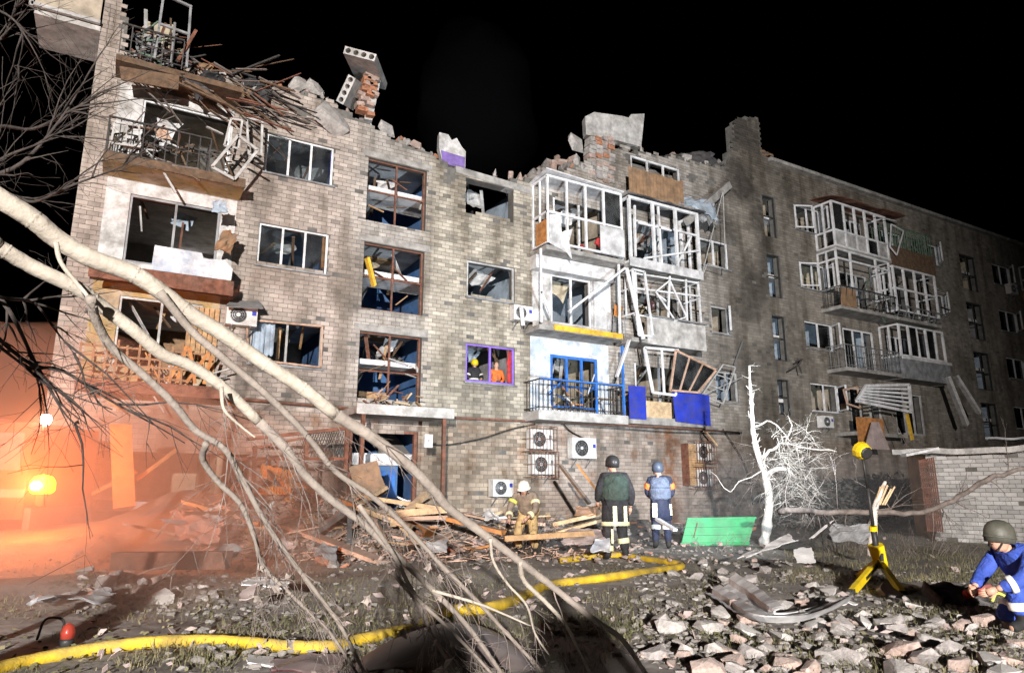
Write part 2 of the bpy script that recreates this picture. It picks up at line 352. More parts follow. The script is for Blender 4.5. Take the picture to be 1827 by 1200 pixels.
# backing wall on a grid whose lines follow every opening
us = sorted({U0, U1} | {round(v, 3) for o in OPEN for v in o[:2]} | {round(U0+.3*i, 3) for i in range(1, 90)} | {round(25.6+2.*i, 3) for i in range(18)})
zs = sorted({-.6, 18.6} | {round(v, 3) for o in OPEN for v in o[2:]} | {round(11.5+.17*i, 3) for i in range(42)} | {round(.5*i, 2) for i in range(23)})
def thin(l, e=.03):
    o = [l[0]]
    for v in l[1:]:
        if v-o[-1] > e: o.append(v)
    return o
us = thin(us); zs = thin(zs)
nu, nz = len(us)-1, len(zs)-1
sol = [[False]*nz for _ in range(nu)]
for i in range(nu):
    um = (us[i]+us[i+1])/2
    jag = noise.noise(Vector((um*2.3, 3.1, 0)))*.16 if um < 24.6 else 0
    for j in range(nz):
        zm = (zs[j]+zs[j+1])/2
        sol[i][j] = zm < top(um)+jag and not inopen(um, zm)
wb = MB(); Y0, Y1 = .016, .40
def cell(i, j): return 0 <= i < nu and 0 <= j < nz and sol[i][j]
for i in range(nu):
    for j in range(nz):
        if not sol[i][j]: continue
        a, b, c, d = us[i], us[i+1], zs[j], zs[j+1]
        wb.add([(a, Y0, c), (b, Y0, c), (b, Y0, d), (a, Y0, d)], [(0, 1, 2, 3)])
        wb.add([(a, Y1, c), (b, Y1, c), (b, Y1, d), (a, Y1, d)], [(3, 2, 1, 0)])
        if not cell(i-1, j): wb.add([(a, Y0, c), (a, Y1, c), (a, Y1, d), (a, Y0, d)], [(3, 2, 1, 0)])
        if not cell(i+1, j): wb.add([(b, Y0, c), (b, Y1, c), (b, Y1, d), (b, Y0, d)], [(0, 1, 2, 3)])
        if not cell(i, j-1): wb.add([(a, Y0, c), (b, Y0, c), (b, Y1, c), (a, Y1, c)], [(3, 2, 1, 0)])
        if not cell(i, j+1): wb.add([(a, Y0, d), (b, Y0, d), (b, Y1, d), (a, Y1, d)], [(0, 1, 2, 3)])
WALL = wb.build('wall', 'mortar', BLD)
# bricks: real blocks standing proud of the mortar
BW, BH, J = .268, .126, .013
bricks = []
rowz = -.5; r = 0
while rowz < 18.4:
    x = U0-(BW/2 if r % 2 else 0)
    while x < U1-.02:
        a, b = max(x, U0)+J/2, min(x+BW, U1)-J/2; c, d = rowz+J/2, rowz+BH-J/2
        x += BW
        if b-a < .03: continue
        um, zm = (a+b)/2, (c+d)/2
        if um > 47 and noise.noise((um, zm, 1)) > 9: continue
        t = top(um)+(noise.noise(Vector((um*2.3, 3.1, 0)))*.16+rnd(-.12, .10) if um < 24.6 else 0)
        if zm > t: continue
        skip = False
        for (p, q, m, n_, *_x) in OPEN+NOBRICK:
            if p < b and q > a and m < d and n_ > c:
                # trim a brick that runs into an opening
                if p <= a and q >= b and m <= c and n_ >= d: skip = True; break
                if m <= c+.03 and n_ >= d-.03:
                    if a < p < b: b = p
                    elif a < q < b: a = q
                elif m > c+.02 and m < d: d = m
                elif n_ < d-.02 and n_ > c: c = n_
                else: skip = True; break
        if skip or b-a < .04 or d-c < .03: continue
        if um < 24 and (rnd(0, 1) < .004 or (top(um)-zm < 1.0 and noise.noise(Vector((um*1.2, zm*1.6, 7))) > .32)): continue
        if um < 24 and rnd(0, 1) < .05 and any(p-.3 < um < q_+.3 and m-.2 < zm < n_+.2 for p, q_, m, n_ in OPEN): continue
        bricks.append((a, b, c, d))
    rowz += BH; r += 1
def tone(a, c):
    k = rnd(.78, 1.16) if not 8.2 < a < 12.2 else rnd(.6, 1.2)
    if rnd(0, 1) < .05: k *= .72
    return k*(1+.18*noise.noise(Vector((a*.35, c*.35, 2))))
# the 300 whole bricks that show largest: stretch of wall between the windows, nearest the yard
cand = [i for i, (a, b, c, d) in enumerate(bricks) if b-a > BW-.03 and d-c > BH-.03 and 3.75 < c < 9 and 3.0 < a < 9.4]
cand.sort(key=lambda i: (bricks[i][0]-2)**2+(bricks[i][2]-4.5)**2)
single = set(cand[:300])
bm_ = MB(); bm_.c = []
for i, (a, b, c, d) in enumerate(bricks):
    if i in single: continue
    y = rnd(-.004, .003); e = .02
    bm_.add([(a, y, c), (b, y, c), (b, y, d), (a, y, d), (a, e, c), (b, e, c), (b, e, d), (a, e, d)], [(0, 1, 2, 3), (0, 4, 5, 1), (1, 5, 6, 2), (2, 6, 7, 3), (3, 7, 4, 0)])
    bm_.c += [tone(a, c)]*5
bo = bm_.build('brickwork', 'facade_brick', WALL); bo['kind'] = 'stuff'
protos = []
for k in range(8):
    q = MB(); q.c = []; w, h = (BW-J)/2, (BH-J)/2
    q.add([(-w, 0, -h), (w, 0, -h), (w, 0, h), (-w, 0, h), (-w, .02, -h), (w, .02, -h), (w, .02, h), (-w, .02, h)], [(0, 1, 2, 3), (0, 4, 5, 1), (1, 5, 6, 2), (2, 6, 7, 3), (3, 7, 4, 0)])
    q.c = [.8+.05*k]*5
    me = bpy.data.meshes.new('brick'); me.from_pydata(q.v, [], q.f)
    at = me.color_attributes.new('tone', 'FLOAT_COLOR', 'CORNER'); at.data.foreach_set('color', [q.c[0], q.c[0], q.c[0], 1.]*20)
    protos.append(me)
# single bricks carry the same stains: their material reads the wall's own coordinates
ms = MT['facade_brick'].copy(); ms.name = 'facade_brick_single'
for nd in [n for n in ms.node_tree.nodes if n.type == 'TEX_COORD']:
    g = ms.node_tree.nodes.new('ShaderNodeNewGeometry')
    for l in list(nd.outputs['Object'].links): ms.node_tree.links.new(g.outputs['Position'], l.to_socket)
for me in protos: me.materials.append(ms)
for i in sorted(single):
    a, b, c, d = bricks[i]
    o = bpy.data.objects.new('brick', protos[random.randrange(8)]); COL.objects.link(o); o.parent = WALL; o.location = ((a+b)/2, rnd(-.004, .003), (c+d)/2)
# plastered bays behind the balconies (with the openings left free)
def panel_with_holes(name, rect, y0, y1, m, parent):
    a, b, c, d = rect; hs = [o for o in OPEN if o[0] < b and o[1] > a and o[2] < d and o[3] > c]
    gu = thin(sorted({a, b} | {min(max(v, a), b) for o in hs for v in o[:2]})); gz = thin(sorted({c, d} | {min(max(v, c), d) for o in hs for v in o[2:]}))
    q = MB()
    for x0, x1 in zip(gu, gu[1:]):
        for z0, z1 in zip(gz, gz[1:]):
            if not inopen((x0+x1)/2, (z0+z1)/2): q.b2(x0, x1, y0, y1, z0, z1)
    return q.build(name, m, parent)
for a, b, c, d, m in NOBRICK: panel_with_holes('plaster_panel', (a, b, c, d), -.005, .03, m, BLD)
# gable end, back wall, floor slabs, cross walls, rooms
q = MB(); q.b2(U0, U0+.4, .41, 11, -.6, 14.4); q.build('gable_wall', 'concrete', BLD)
q = MB(); q.b2(U0, 62, 11, 11.4, -.6, 11.9); q.b2(22.4, 62, 11.0, 11.4, 11.9, 16.0); q.build('rear_wall', 'concrete', BLD)
for k in range(1, 6):
    q = MB(); xs = [(-1.05, 8.9), (8.92, 22.5), (22.52, 61.8)]
    for a, b in xs:
        if k == 5 and a > 8 and a < 9: q.b2(12.2, b, .42, 10.9, FL(k)-.22, FL(k)); continue
        q.b2(a, b, .42, 10.9, FL(k)-.22, FL(k))
    q.build('floor_slab', 'ceiling_paint', BLD)
q = MB(); q.b2(24.3, 61.8, .42, 10.9, 14.85, 15.1); q.build('roof_slab', 'concrete', BLD)
q = MB(); q.b2(24.75, 62.3, -.16, .36, 16.06, 16.22); q.build('roof_edge', 'concrete', BLD)
q = MB(); q.b2(24.9, 62, .37, 11.2, 16.0, 16.12); q.build('roof_sheet', 'roofing', BLD)
CROSS = [2.45, 5.5, 8.6, 11.75, 15.4, 19.4, 22.2, 25.5, 28.4, 31.75, 35.8, 39.6, 42.3, 46.5, 50, 56]
for k in range(1, 6):
    for x in CROSS:
        h = FL(k)+2.57
        if k == 5 and x < 22: continue
        q = MB(); q.b2(x, x+.14, .41, 10.9, FL(k)+.003, h); q.build('partition', random.choice(['wallpaper', 'cream', 'room_grey', 'pale_blue']) if x not in (5.5, 8.6) else 'stair_blue', BLD)
rooms = [(-1.05, 2.44), (2.6, 5.49), (5.65, 8.59), (8.75, 11.74), (11.9, 15.39), (15.55, 19.39), (19.55, 22.19), (22.35, 25.49), (25.65, 28.39), (28.55, 31.74), (31.9, 35.79), (35.95, 39.59), (39.75, 42.29), (42.45, 46.4)]
PALETTE = ['room_grey', 'wallpaper', 'cream', 'pale_blue', 'room_brown', 'cream']
for k in range(1, 6):
    for i, (a, b) in enumerate(rooms):
        if k == 5 and a < 22: continue
        stair = i in (2, 7, 12)
        m = ('stair_blue' if i == 2 else 'pale_blue') if stair else PALETTE[(i*3+k*2) % 6]
        if i == 8: m = {5: 'cream', 4: 'cream', 3: 'wood_pink', 2: 'purple_plaster', 1: 'cream'}[k]
        y = 5.2 if not stair else 4.6
        q = MB(); q.b2(a, b, y, y+.12, FL(k)+.003, FL(k)+2.57); q.build('room_wall', m, BLD)
        if stair:                         # half landing and flight seen through the tall stair windows
            q = MB(); z = FL(k)+1.35; q.b2(a, b, .42, 1.7, z-.16, z); q.build('stair_landing', 'ceiling_paint', BLD)
            q = MB(); xm = (a+b)/2
            q.bar((a+.6, 1.72, z-.1), (a+.6, 4.2, FL(k)+.02), .95, .16); q.bar((b-.6, 1.72, z-.1), (b-.6, 4.2, FL(k+1)-.32), .95, .16)
            q.build('stair_flight', 'concrete', BLD)
            q = MB()
            for t in range(7): q.bar((a+1.15, 1.75+t*.36, z-.05-t*.19), (a+1.15, 1.75+t*.36, z+.8-t*.19), .025)
            q.bar((a+1.15, 1.72, z+.8), (a+1.15, 4.2, z-.45), .05); q.build('stair_railing', 'iron', BLD)
# concrete lintels over some openings and edge slabs
for d_, hgt in ((B, .2),):
    for k, o in d_.items():
        if d_ is C and k == 4: continue
        q = MB(); q.b2(o[0]-.18, o[1]+.18, -.010, .05, o[3]+.002, o[3]+hgt); q.build('lintel', 'concrete', BLD)
q = MB(); z = 11.64; q.prism([(9.0, -.03, z+.05), (12.2, -.03, z-.1), (12.3, -.03, z+.16), (9.0, -.03, z+.28)], (0, .42, 0)); q.build('lintel', 'concrete', BLD)
# ---------------------------------------------------------------- windows
def window(o, n=2, m='pvc', w=.07, y=.10, transom=None, panes=(), parent=BLD, sill=True, missing=()):
    a, b, c, d = o; q = MB(); y1 = y+.06
    for x0, x1, z0, z1 in ((a+.004, a+w, c+.004, d-.004), (b-w, b-.004, c+.004, d-.004), (a+w, b-w, d-w, d-.004), (a+w, b-w, c+.004, c+w)): q.b2(x0, x1, y, y1, z0, z1)
    step = (b-a-w)/n
    for i in range(1, n):
        x = a+w/2+step*i
        if i not in missing: q.b2(x-w*.5, x+w*.5, y+.002, y1-.002, c+w, d-w)
    if transom: q.b2(a+w, b-w, y+.004, y1-.004, c+(d-c)*transom-w*.4, c+(d-c)*transom+w*.4)
    f = q.build('window', m, parent)
    for i in panes:
        p = MB(); x0 = a+w+step*i; p.b2(x0+.01, x0+step-w-.01, y+.025, y+.032, c+w, d-w); p.build('pane', 'glass', f)
    if sill:
        s = MB(); s.b2(a-.06, b+.06, -.09, .099, c-.05, c-.003); s.build('sill', 'sheet_grey', f)
    return f
for k, pn in ((4, (0, 1, 2)), (3, (0, 2)), (2, ())):
    window(A[k], 3 if k > 2 else 2, 'pvc' if k > 2 else 'pvc_dirty', .06, .06, panes=pn, missing=())
for k in (2, 3, 4): window(B[k], 2, 'rust', .055, .14, transom=.5 if k != 2 else .45, sill=False)
window(C[2], 2, 'purple_paint', .075, .05)
# what hangs and leans inside the blown-out rooms
for dct in (A, B, C, D, Es, Is, LB, CB, CR, RL):
    for k, o in dct.items():
        g2 = MB()
        for i in range(3):
            q = MB()
            p = Vector((rnd(o[0]+.1, o[1]-.3), rnd(.6, 1.6), o[3]+rnd(-.1, .15))); e_ = p+Vector((rnd(-.7, .7), rnd(.2, 1.4), rnd(-1.1, -.2))); q.bar(p, e_, rnd(.04, .12), .03)
            q.build('hanging_lath', random.choice(('wood_dark', 'wood', 'pvc_dirty', 'rust')), BLD)
        p = Vector((rnd(o[0], o[1]-.6), rnd(1.0, 2.0), o[3]+.2)); g2.sheet(p, p+Vector((rnd(.5, 1.1), 0, rnd(-.3, .1))), p+Vector((rnd(.4, .9), rnd(.3, .8), rnd(-.9, -.3))), p+Vector((-.1, rnd(.3, .8), rnd(-.7, -.2))), 5, 4, .06, .02, k, 2., .3); g2.build('fallen_ceiling_board', random.choice(('ceiling_paint', 'cream', 'pvc_dirty', 'pale_blue')), BLD)
        w_, h_ = rnd(.5, 1.1), rnd(.9, 1.7); zf_ = FL(k) if dct is not B else o[2]-.3; f_ = MB(); f_.b2(o[1]-w_-.1, o[1]-.1, 2.6, 3.1, zf_, zf_+h_); f_.build('cupboard', random.choice(('room_brown', 'wood_dark', 'wood', 'pvc_dirty')), BLD)
        if dct in (A, C, D, Is, CR):        # shards left in the rebate
            sh = MB()
            for i in range(5):
                x = rnd(o[0]+.08, o[1]-.25); w2 = rnd(.06, .2); z0 = o[2]+.06 if i % 2 else o[3]-.06; s_ = 1 if i % 2 else -1
                sh.prism([(x, .085, z0), (x+w2, .085, z0), (x+w2*rnd(.2, .8), .085, z0+s_*rnd(.1, .4))], (0, .004, 0))
            so = sh.build('glass_shards', 'glass', BLD); so['kind'] = 'stuff'
window(C[3], 1, 'pvc_dirty', .07, .06)
for k in D: window(D[k], 2, 'pvc', .07, .05, panes=(1,) if k in (3,) else ())
for k in Fs: window(Fs[k], 1, 'iron', .05, .08, transom=.5, panes=(), sill=False)
for k in Es: window(Es[k], 2, 'iron', .06, .08, transom=.45, panes=(), sill=False)
for k in Gs: window(Gs[k], 2 if k != 3 else 1, 'pvc' if k == 4 else 'pvc_dirty', .07, .05)
for k in Is: window(Is[k], 2, 'pvc', .07, .05, panes=(1,))
for k in Hs: window(Hs[k], 1, 'pvc', .08, .05)
# open casements: white sashes swung out of their frames
def sash(x0, x1, z0, z1, hinge, ang, y=-.0, m='pvc', glass=True):
    h = x0 if hinge < 0 else x1; wd = (x1-x0)*(1 if hinge < 0 else -1)
    d = Vector((math.cos(ang)*wd, -abs(math.sin(ang)*wd), 0)); o = Vector((h, y, 0)); q = MB()
    P = lambda t, z: o+d*t+Vector((0, 0, z))
    q.bar(P(0, z0), P(0, z1), .06); q.bar(P(1, z0), P(1, z1), .06); q.bar(P(.04, z0+.03), P(.96, z0+.03), .06); q.bar(P(.04, z1-.03), P(.96, z1-.03), .06)
    f = q.build('casement', m, BLD)
    if glass:
        p = MB(); nrm = Vector((-d.y, d.x, 0)).normalized()*.006
        p.prism([P(.05, z0+.06), P(.95, z0+.06), P(.95, z1-.06), P(.05, z1-.06)], nrm); p.build('pane', 'glass', f)
for k in D: 
    o = D[k]; sash(o[0]+1.05, o[1]-.06, o[2]+.08, o[3]-.08, 1, R_(62), 0., glass=k % 2 == 0)
    if k in (4, 5): sash(o[0]+.06, o[0]+.9, o[2]+.08, o[3]-.08, -1, R_(25), 0., glass=False)
for k in Is: o = Is[k]; sash(o[0]+.95, o[1]-.06, o[2]+.08, o[3]-.08, 1, R_(40), 0.)
for k in Hs: o = Hs[k]; sash(o[0], o[1]-.02, o[2]+.05, o[3]-.05, 1, R_(40), 0.)
o = Gs[3]; sash(o[0]+.35, o[1]-.05, o[2]+.07, o[3]-.07, 1, R_(50), 0.)
# ---------------------------------------------------------------- balconies
def slab(name, a, b, k, m='concrete', dep=1.0, th=.16, drop=0., parent=BLD, tilt=0.):
    q = MB(); z = FL(k)-.02-drop
    q.add([(a, .0, z), (b, .0, z), (b, -dep, z-tilt), (a, -dep, z-tilt), (a, .0, z-th), (b, .0, z-th), (b, -dep, z-th-tilt), (a, -dep, z-th-tilt)],
          [(0, 3, 2, 1), (4, 5, 6, 7), (0, 1, 5, 4), (1, 2, 6, 5), (2, 3, 7, 6), (3, 0, 4, 7)])
    return q.build(name, m, parent)
def railing(par, a, b, k, h=1.0, dep=.96, n=14, m='iron', mid=True, lean=0., sides=True, w=.02):
    q = MB(); z0 = FL(k); z1 = z0+h; y0, y1 = -dep, -dep-lean
    q.bar((a, y1, z1), (b, y1, z1), .05, .04); q.bar((a, y0-.1*lean, z0+.08), (b, y0-.1*lean, z0+.08), .03)
    if mid: q.bar((a, (y0+y1)/2, z0+h*.5), (b, (y0+y1)/2, z0+h*.5), .02)
    for i in range(n+1): x = a+(b-a)*i/n; q.bar((x, y0, z0), (x, y1, z1-.02), w)
    if sides:
        for x in (a, b):
            q.bar((x, 0, z1), (x, y1, z1), .04); q.bar((x, 0, z0+.08), (x, y0, z0+.08), .03)
            for j in range(1, 5): q.bar((x, -dep*j/5, z0), (x, -dep*j/5, z1), w)
    return q.build('railing', m, par)
def glazing(par, a, b, z0, z1, y=-.98, n=4, m='pvc', w=.075, tr=(.42,), sides='lr', jit=.0, skip=(), panes=()):
    q = MB(); J_ = lambda: rnd(-jit, jit)
    xs = [a+(b-a)*i/n for i in range(n+1)]
    for i, x in enumerate(xs):
        if i in skip: continue
        q.bar((x+J_(), y, z0), (x+J_(), y+J_(), z1), w, w, (0, 1, 0))
    for t in (0,)+tuple(tr)+(1,):
        z = z0+(z1-z0)*t; q.bar((a-w/2, y+.003+J_(), z+J_()), (b+w/2, y+.003+J_(), z+J_()), w, w)
    for sd in sides:
        x = a if sd == 'l' else b
        for t in (0,)+tuple(tr)+(1,): z = z0+(z1-z0)*t; q.bar((x, y, z), (x, -.02, z), w*.9, w*.9)
        for yy in (-.04, y/2): q.bar((x, yy, z0), (x, yy, z1), w*.8, w*.8, (0, 1, 0))
    f = q.build('glazing_frame', m, par)
    for i, c, d in panes:
        p = MB(); p.b2(xs[i]+.05, xs[i+1]-.05, y-.004, y+.004, z0+(z1-z0)*c+.05, z0+(z1-z0)*d-.05); p.build('pane', 'glass', par)
    return f
def parapet(par, a, b, z0, z1, y=-1.0, m='sheet_white', sides='lr', th=.03, name='parapet'):
    q = MB(); q.b2(a, b, y-th, y, z0, z1)
    for sd in sides: x = a if sd == 'l' else b-th; q.b2(x, x+th, y+.001, -.01, z0, z1)
    return q.build(name, m, par)
# left bay
lb4 = slab('balcony', -.98, 2.34, 4, 'plaster_yellow', tilt=.0)
q = MB(); q.sheet((-1.0, -1.03, FL(4)-.17), (2.36, -1.03, FL(4)-.2), (2.36, -1.04, FL(4)+.05), (-1.0, -1.03, FL(4)+.05), 20, 3, .025, .03, 3, 3., .02); q.build('slab_edge', 'wood_dark', lb4)
railing(lb4, -.95, 1.4, 4, .95, n=9, lean=.12, w=.025, sides=True)
lb3 = slab('balcony', -.95, 2.3, 3, 'wood_dark')
q = MB(); q.prism([(.35, -1.003, FL(3)-.02), (2.2, -1.003, FL(3)-.02), (2.22, -1.003, FL(3)+.3), (2.0, -1.003, FL(3)+.5), (1.5, -1.003, FL(3)+.46), (1.45, -1.003, FL(3)+.6), (.37, -1.003, FL(3)+.62)], (0, -.05, 0)); q.build('parapet', 'plaster_blue', lb3)
q = MB(); q.sheet((-.95, -1.06, FL(3)-.40), (2.3, -1.06, FL(3)-.44), (2.3, -1.06, FL(3)-.03), (-.95, -1.06, FL(3)-.03), 22, 4, .03, .03, 8, 3., .02); q.build('slab_edge', 'rust', lb3)
lb2 = slab('balcony', -.9, 2.35, 2, 'concrete')
q = MB(); q.sheet((-.92, -1.03, FL(2)-.28), (2.36, -1.03, FL(2)-.3), (2.36, -1.03, FL(2)), (-.92, -1.03, FL(2)), 22, 3, .025, .03, 6, 3., .02); q.build('slab_edge', 'rust', lb2)
q = MB()
for i in range(4): q.bar((-.9, -1.0, FL(2)+.12+i*.22), (1.5+rnd(-.3, .5), -1.0+rnd(-.05, .05), FL(2)+.12+i*.22+rnd(-.06, .06)), .025, .05)
for i in range(10): q.bar((-.88+i*.24, -1.03, FL(2)), (-.88+i*.24+rnd(-.05, .05), -1.03, FL(2)+.95+rnd(-.15, .1)), .05, .02, (0, 1, 0))
q.build('railing', 'room_brown', lb2)
q = MB()
for i in range(5): q.bar((1.0+i*.2, -1.0+rnd(-.05, .05), FL(2)+.05), (1.1+i*.22+rnd(-.4, .4), -1.05, FL(2)+rnd(.5, 1.0)), .08, .02, (0, 1, 0))
q.build('parapet', 'wood_orange', lb2)
q = MB()
for i in range(6): q.b2(1.35+i*.13, 1.46+i*.13, -.07, -.008, FL(2)+.35, HEAD(2)+.1)
q.build('boarding', 'wood', lb2)
lb5 = slab('balcony', -1.0, 2.05, 5, 'wood_dark', tilt=.05)
railing(lb5, -.95, .5, 5, .7, n=6, lean=.25, m='iron', w=.025, sides=False)
q = MB(); glz = [(-.2, .95, 12.3), (.95, 0, 0)]
for a, b in (((-.15, -.95, 12.3), (-.12, -.95, 14.3)), ((.62, -.95, 12.3), (.55, -.9, 14.2)), ((-.15, -.95, 14.25), (.58, -.92, 14.15)), ((.25, -.95, 12.3), (.22, -.95, 13.5)), ((-.15, -.95, 13.35), (.6, -.93, 13.3))): q.bar(a, b, .06)
q.build('glazing_frame', 'sheet_grey', lb5)
window(LB[4], 1, 'pvc', .06, .04, sill=False); window(LB[3], 2, 'room_grey', .06, .04, sill=False); window(LB[2], 2, 'pvc_dirty', .06, .04, sill=False)
# projecting gable balcony high on the corner
q = MB(); q.b2(-2.95, U0-.002, -.05, 1.6, 13.2, 13.34); gb = q.build('balcony', 'concrete_light', BLD)
q = MB(); q.b2(-3.0, -1.52, -.12, -.052, 13.36, 14.9)
q.build('parapet', 'wallpaper', gb)
q = MB()
for a, b in (((-3.02, -.16, 13.3), (-3.02, -.16, 15)), ((-3.02, -.16, 13.38), (-1.5, -.16, 13.38)), ((-3.02, -.16, 14.92), (-1.5, -.16, 14.92))): q.bar(a, b, .09)
q.build('parapet_frame', 'pvc_dirty', gb)
# centre left stack
b4 = slab('balcony', 11.95, 15.3, 4)
glazing(b4, 12.02, 15.22, 9.5, 11.9, n=4, tr=(.45,), panes=((3, .45, 1),))
parapet(b4, 14.2, 15.28, 9.46, 10.5, -1.02, 'sheet_white', '')
q = MB(); q.prism([(12.05, -1.03, 9.42), (12.75, -1.03, 9.2), (12.95, -1.03, 9.0), (12.85, -1.03, 9.62), (13.0, -1.03, 10.1), (12.7, -1.03, 10.0), (12.55, -1.03, 9.9), (12.5, -1.03, 10.55), (12.06, -1.03, 10.45)], (0, -.025, 0)); q.build('parapet', 'sheet_white', b4)
q = MB(); q.b2(11.97, 12.0, -.98, -.3, 9.5, 10.3); q.build('side_panel', 'wood_orange', b4)
q = MB(); q.prism([(11.9, -.0, 11.95), (15.3, 0, 11.95), (15.25, -1.15, 11.93), (11.85, -1.2, 12.02)], (0, 0, .05)); q.build('balcony_roof', 'sheet_white', b4)
b3 = slab('balcony', 11.65, 15.1, 3)
q = MB(); q.b2(12.2, 15.05, -1.05, -1.003, FL(3)-.16, FL(3)+.02); q.build('slab_edge', 'yellow_foam', b3)
q = MB(); q.b2(11.9, 15.3, -.42, -.002, 8.72, 9.2); q.build('soffit_panel', 'sheet_white', b3)
q = MB()
for a, b in (((11.75, -.95, 6.65), (11.75, -.95, 9.2)), ((11.75, -.95, 7.7), (12.1, -.95, 7.0)), ): q.bar(a, b, .07)
q.build('glazing_frame', 'pvc', b3)
q = MB(); q.bar((15.0, -.95, 6.65), (15.05, -.95, 9.2), .07); q.build('glazing_post', 'pvc', b3)
q = MB(); q.b2(14.55, 15.3, -.12, -.01, 6.65, 9.15); q.build('side_panel', 'sheet_white', b3)
b2 = slab('balcony', 11.6, 15.2, 2, 'concrete_light', th=.3)
railing(b2, 11.65, 15.1, 2, .98, n=20, m='iron', w=.02)
q = MB(); q.bar((11.65, -.985, FL(2)+1.0), (15.1, -.985, FL(2)+1.0), .05); q.bar((13.9, -.98, FL(2)), (13.9, -.98, FL(2)+1.0), .05); q.bar((15.05, -.98, FL(2)), (15.05, -.98, 6.2), .07); q.build('handrail', 'blue_paint', b2)
window((12.7, 14.7, 4.0, 5.85), 3, 'blue_paint', .1, .0, transom=.42, sill=False)
window(CB[3], 2, 'pvc', .08, .02, transom=None, sill=False)
window(CB[4], 2, 'pvc', .08, .02, sill=False)
# centre right stack
c5 = slab('balcony', 15.6, 19.2, 5)
q = MB()
for i in range(16): q.b2(15.62+i*.17, 15.62+i*.17+.155, -1.03, -1.003, FL(5)-.1, FL(5)+.92+rnd(-.03, .03))
q.build('parapet', 'room_brown', c5)
q = MB(); q.sheet((15.55, -1.1, 12.0), (19.4, -1.1, 12.05), (19.3, .0, 12.02), (15.6, .0, 12.02), 10, 4, .06, .04, 3); q.build('balcony_roof', 'roofing', c5)
window(CR[5], 3, 'pvc', .08, .03, sill=False)
c4 = slab('balcony', 15.55, 19.05, 4)
glazing(c4, 15.6, 19.0, 9.42, 11.9, n=3, w=.1, tr=(), panes=())
q = MB(); q.b2(15.5, 19.1, -1.06, -1.03, 9.2, 9.55); q.build('parapet', 'sheet_white', c4)
q = MB()
for a, b in (((17.75, -.97, 9.5), (18.6, -1.02, 10.9)), ((16.2, -1.0, 9.6), (18.9, -1.1, 10.35)), ((15.8, -1.0, 9.6), (15.85, -1.0, 11.6)), ((16.0, -1.0, 10.95), (17.6, -1.0, 10.95)), ((17.9, -1, 11.0), (18.9, -1, 11.0)), ((17.05, -1.0, 9.5), (17.0, -1.0, 11.8))): q.bar(a, b, .07)
q.build('broken_frame', 'pvc', c4)
window(CR[4], 2, 'pvc', .08, .02, sill=False)
c3 = slab('balcony', 15.5, 19.0, 3)
q = MB(); q.b2(16.2, 19.05, -1.04, -1.003, FL(3)-.2, FL(3)+.78); q.build('parapet', 'concrete_light', c3)
q = MB(); q.bar((16.1, -1.06, FL(3)+.84), (19.1, -1.06, FL(3)+.84), .1, .05); q.build('handrail', 'sheet_grey', c3)
glazing(c3, 15.7, 18.9, FL(3)+.88, 9.1, n=4, jit=.12, tr=(.6,), w=.06, skip=(1,))
window(CR[3], 2, 'pvc_dirty', .08, .02, sill=False)
c2 = slab('balcony', 15.3, 18.9, 2, 'concrete', th=.25)
q = MB(); q.b2(15.22, 15.95, -1.08, -1.045, FL(2)-.12, FL(2)+1.02); q.build('parapet', 'blue_panel', c2)
q = MB(); q.add([(17.3, -1.1, FL(2)-.12), (18.95, -1.12, FL(2)-.2), (18.98, -1.1, FL(2)+.92), (17.22, -1.06, FL(2)+1.05), (17.3, -1.06, FL(2)-.12), (18.95, -1.08, FL(2)-.2), (18.98, -1.06, FL(2)+.92), (17.22, -1.02, FL(2)+1.05)], [(0, 1, 2, 3), (7, 6, 5, 4), (0, 4, 5, 1), (1, 5, 6, 2), (2, 6, 7, 3), (3, 7, 4, 0)]); q.build('parapet', 'blue_panel', c2)
q = MB(); q.b2(15.97, 17.2, -.99, -.95, FL(2)-.02, FL(2)+.55); q.build('parapet', 'wood_pale', c2)
railing(c2, 15.9, 17.3, 2, .7, n=6, sides=False)
window(CR[2], 2, 'pvc', .08, .02, sill=False)
# right stacks
r5 = slab('balcony', 27.55, 31.7, 5)
glazing(r5, 27.6, 31.65, 12.2, 14.35, n=5, w=.09, tr=(.35,), jit=.02, panes=((0, .35, 1), (3, 0, .35)))
q = MB(); q.b2(27.65, 31.6, -.97, -.95, 12.2, 12.95); q.build('parapet', 'pvc_dirty', r5)
q = MB(); q.sheet((27.4, -1.25, 14.5), (33.0, -1.3, 14.6), (33.0, .0, 14.75), (27.4, 0, 14.75), 14, 4, .07, .03, 5); q.build('balcony_roof', 'rust', r5)
s5 = slab('balcony', 31.75, 35.5, 5, drop=.0)
railing(s5, 31.8, 35.45, 5, 1.9, n=18, m='green_dull', w=.035)
parapet(s5, 31.78, 35.5, 11.95, 12.95, -1.0, 'wood_dark', 'lr')
r4 = slab('balcony', 27.5, 31.7, 4)
glazing(r4, 27.55, 31.5, FL(4)+.85, 12.0, n=4, w=.08, tr=(.75,), jit=.03, skip=(2,))
railing(r4, 27.5, 31.6, 4, .85, n=10, lean=.15)
q = MB(); q.b2(27.52, 28.6, -1.05, -1.01, FL(4)-.05, FL(4)+.8); q.build('parapet', 'room_brown', r4)
s4 = slab('balcony', 31.75, 35.4, 4)
glazing(s4, 31.8, 35.3, FL(4)+.3, 11.9, n=4, w=.09, tr=(.5,), jit=.02)
railing(s4, 31.8, 35.5, 4, .5, n=6, m='steel', lean=.2, w=.03)
r3 = slab('balcony', 27.5, 31.6, 3)
railing(r3, 27.55, 31.55, 3, 1.0, n=22, w=.02, m='steel')
s3 = slab('balcony', 31.65, 35.6, 3)
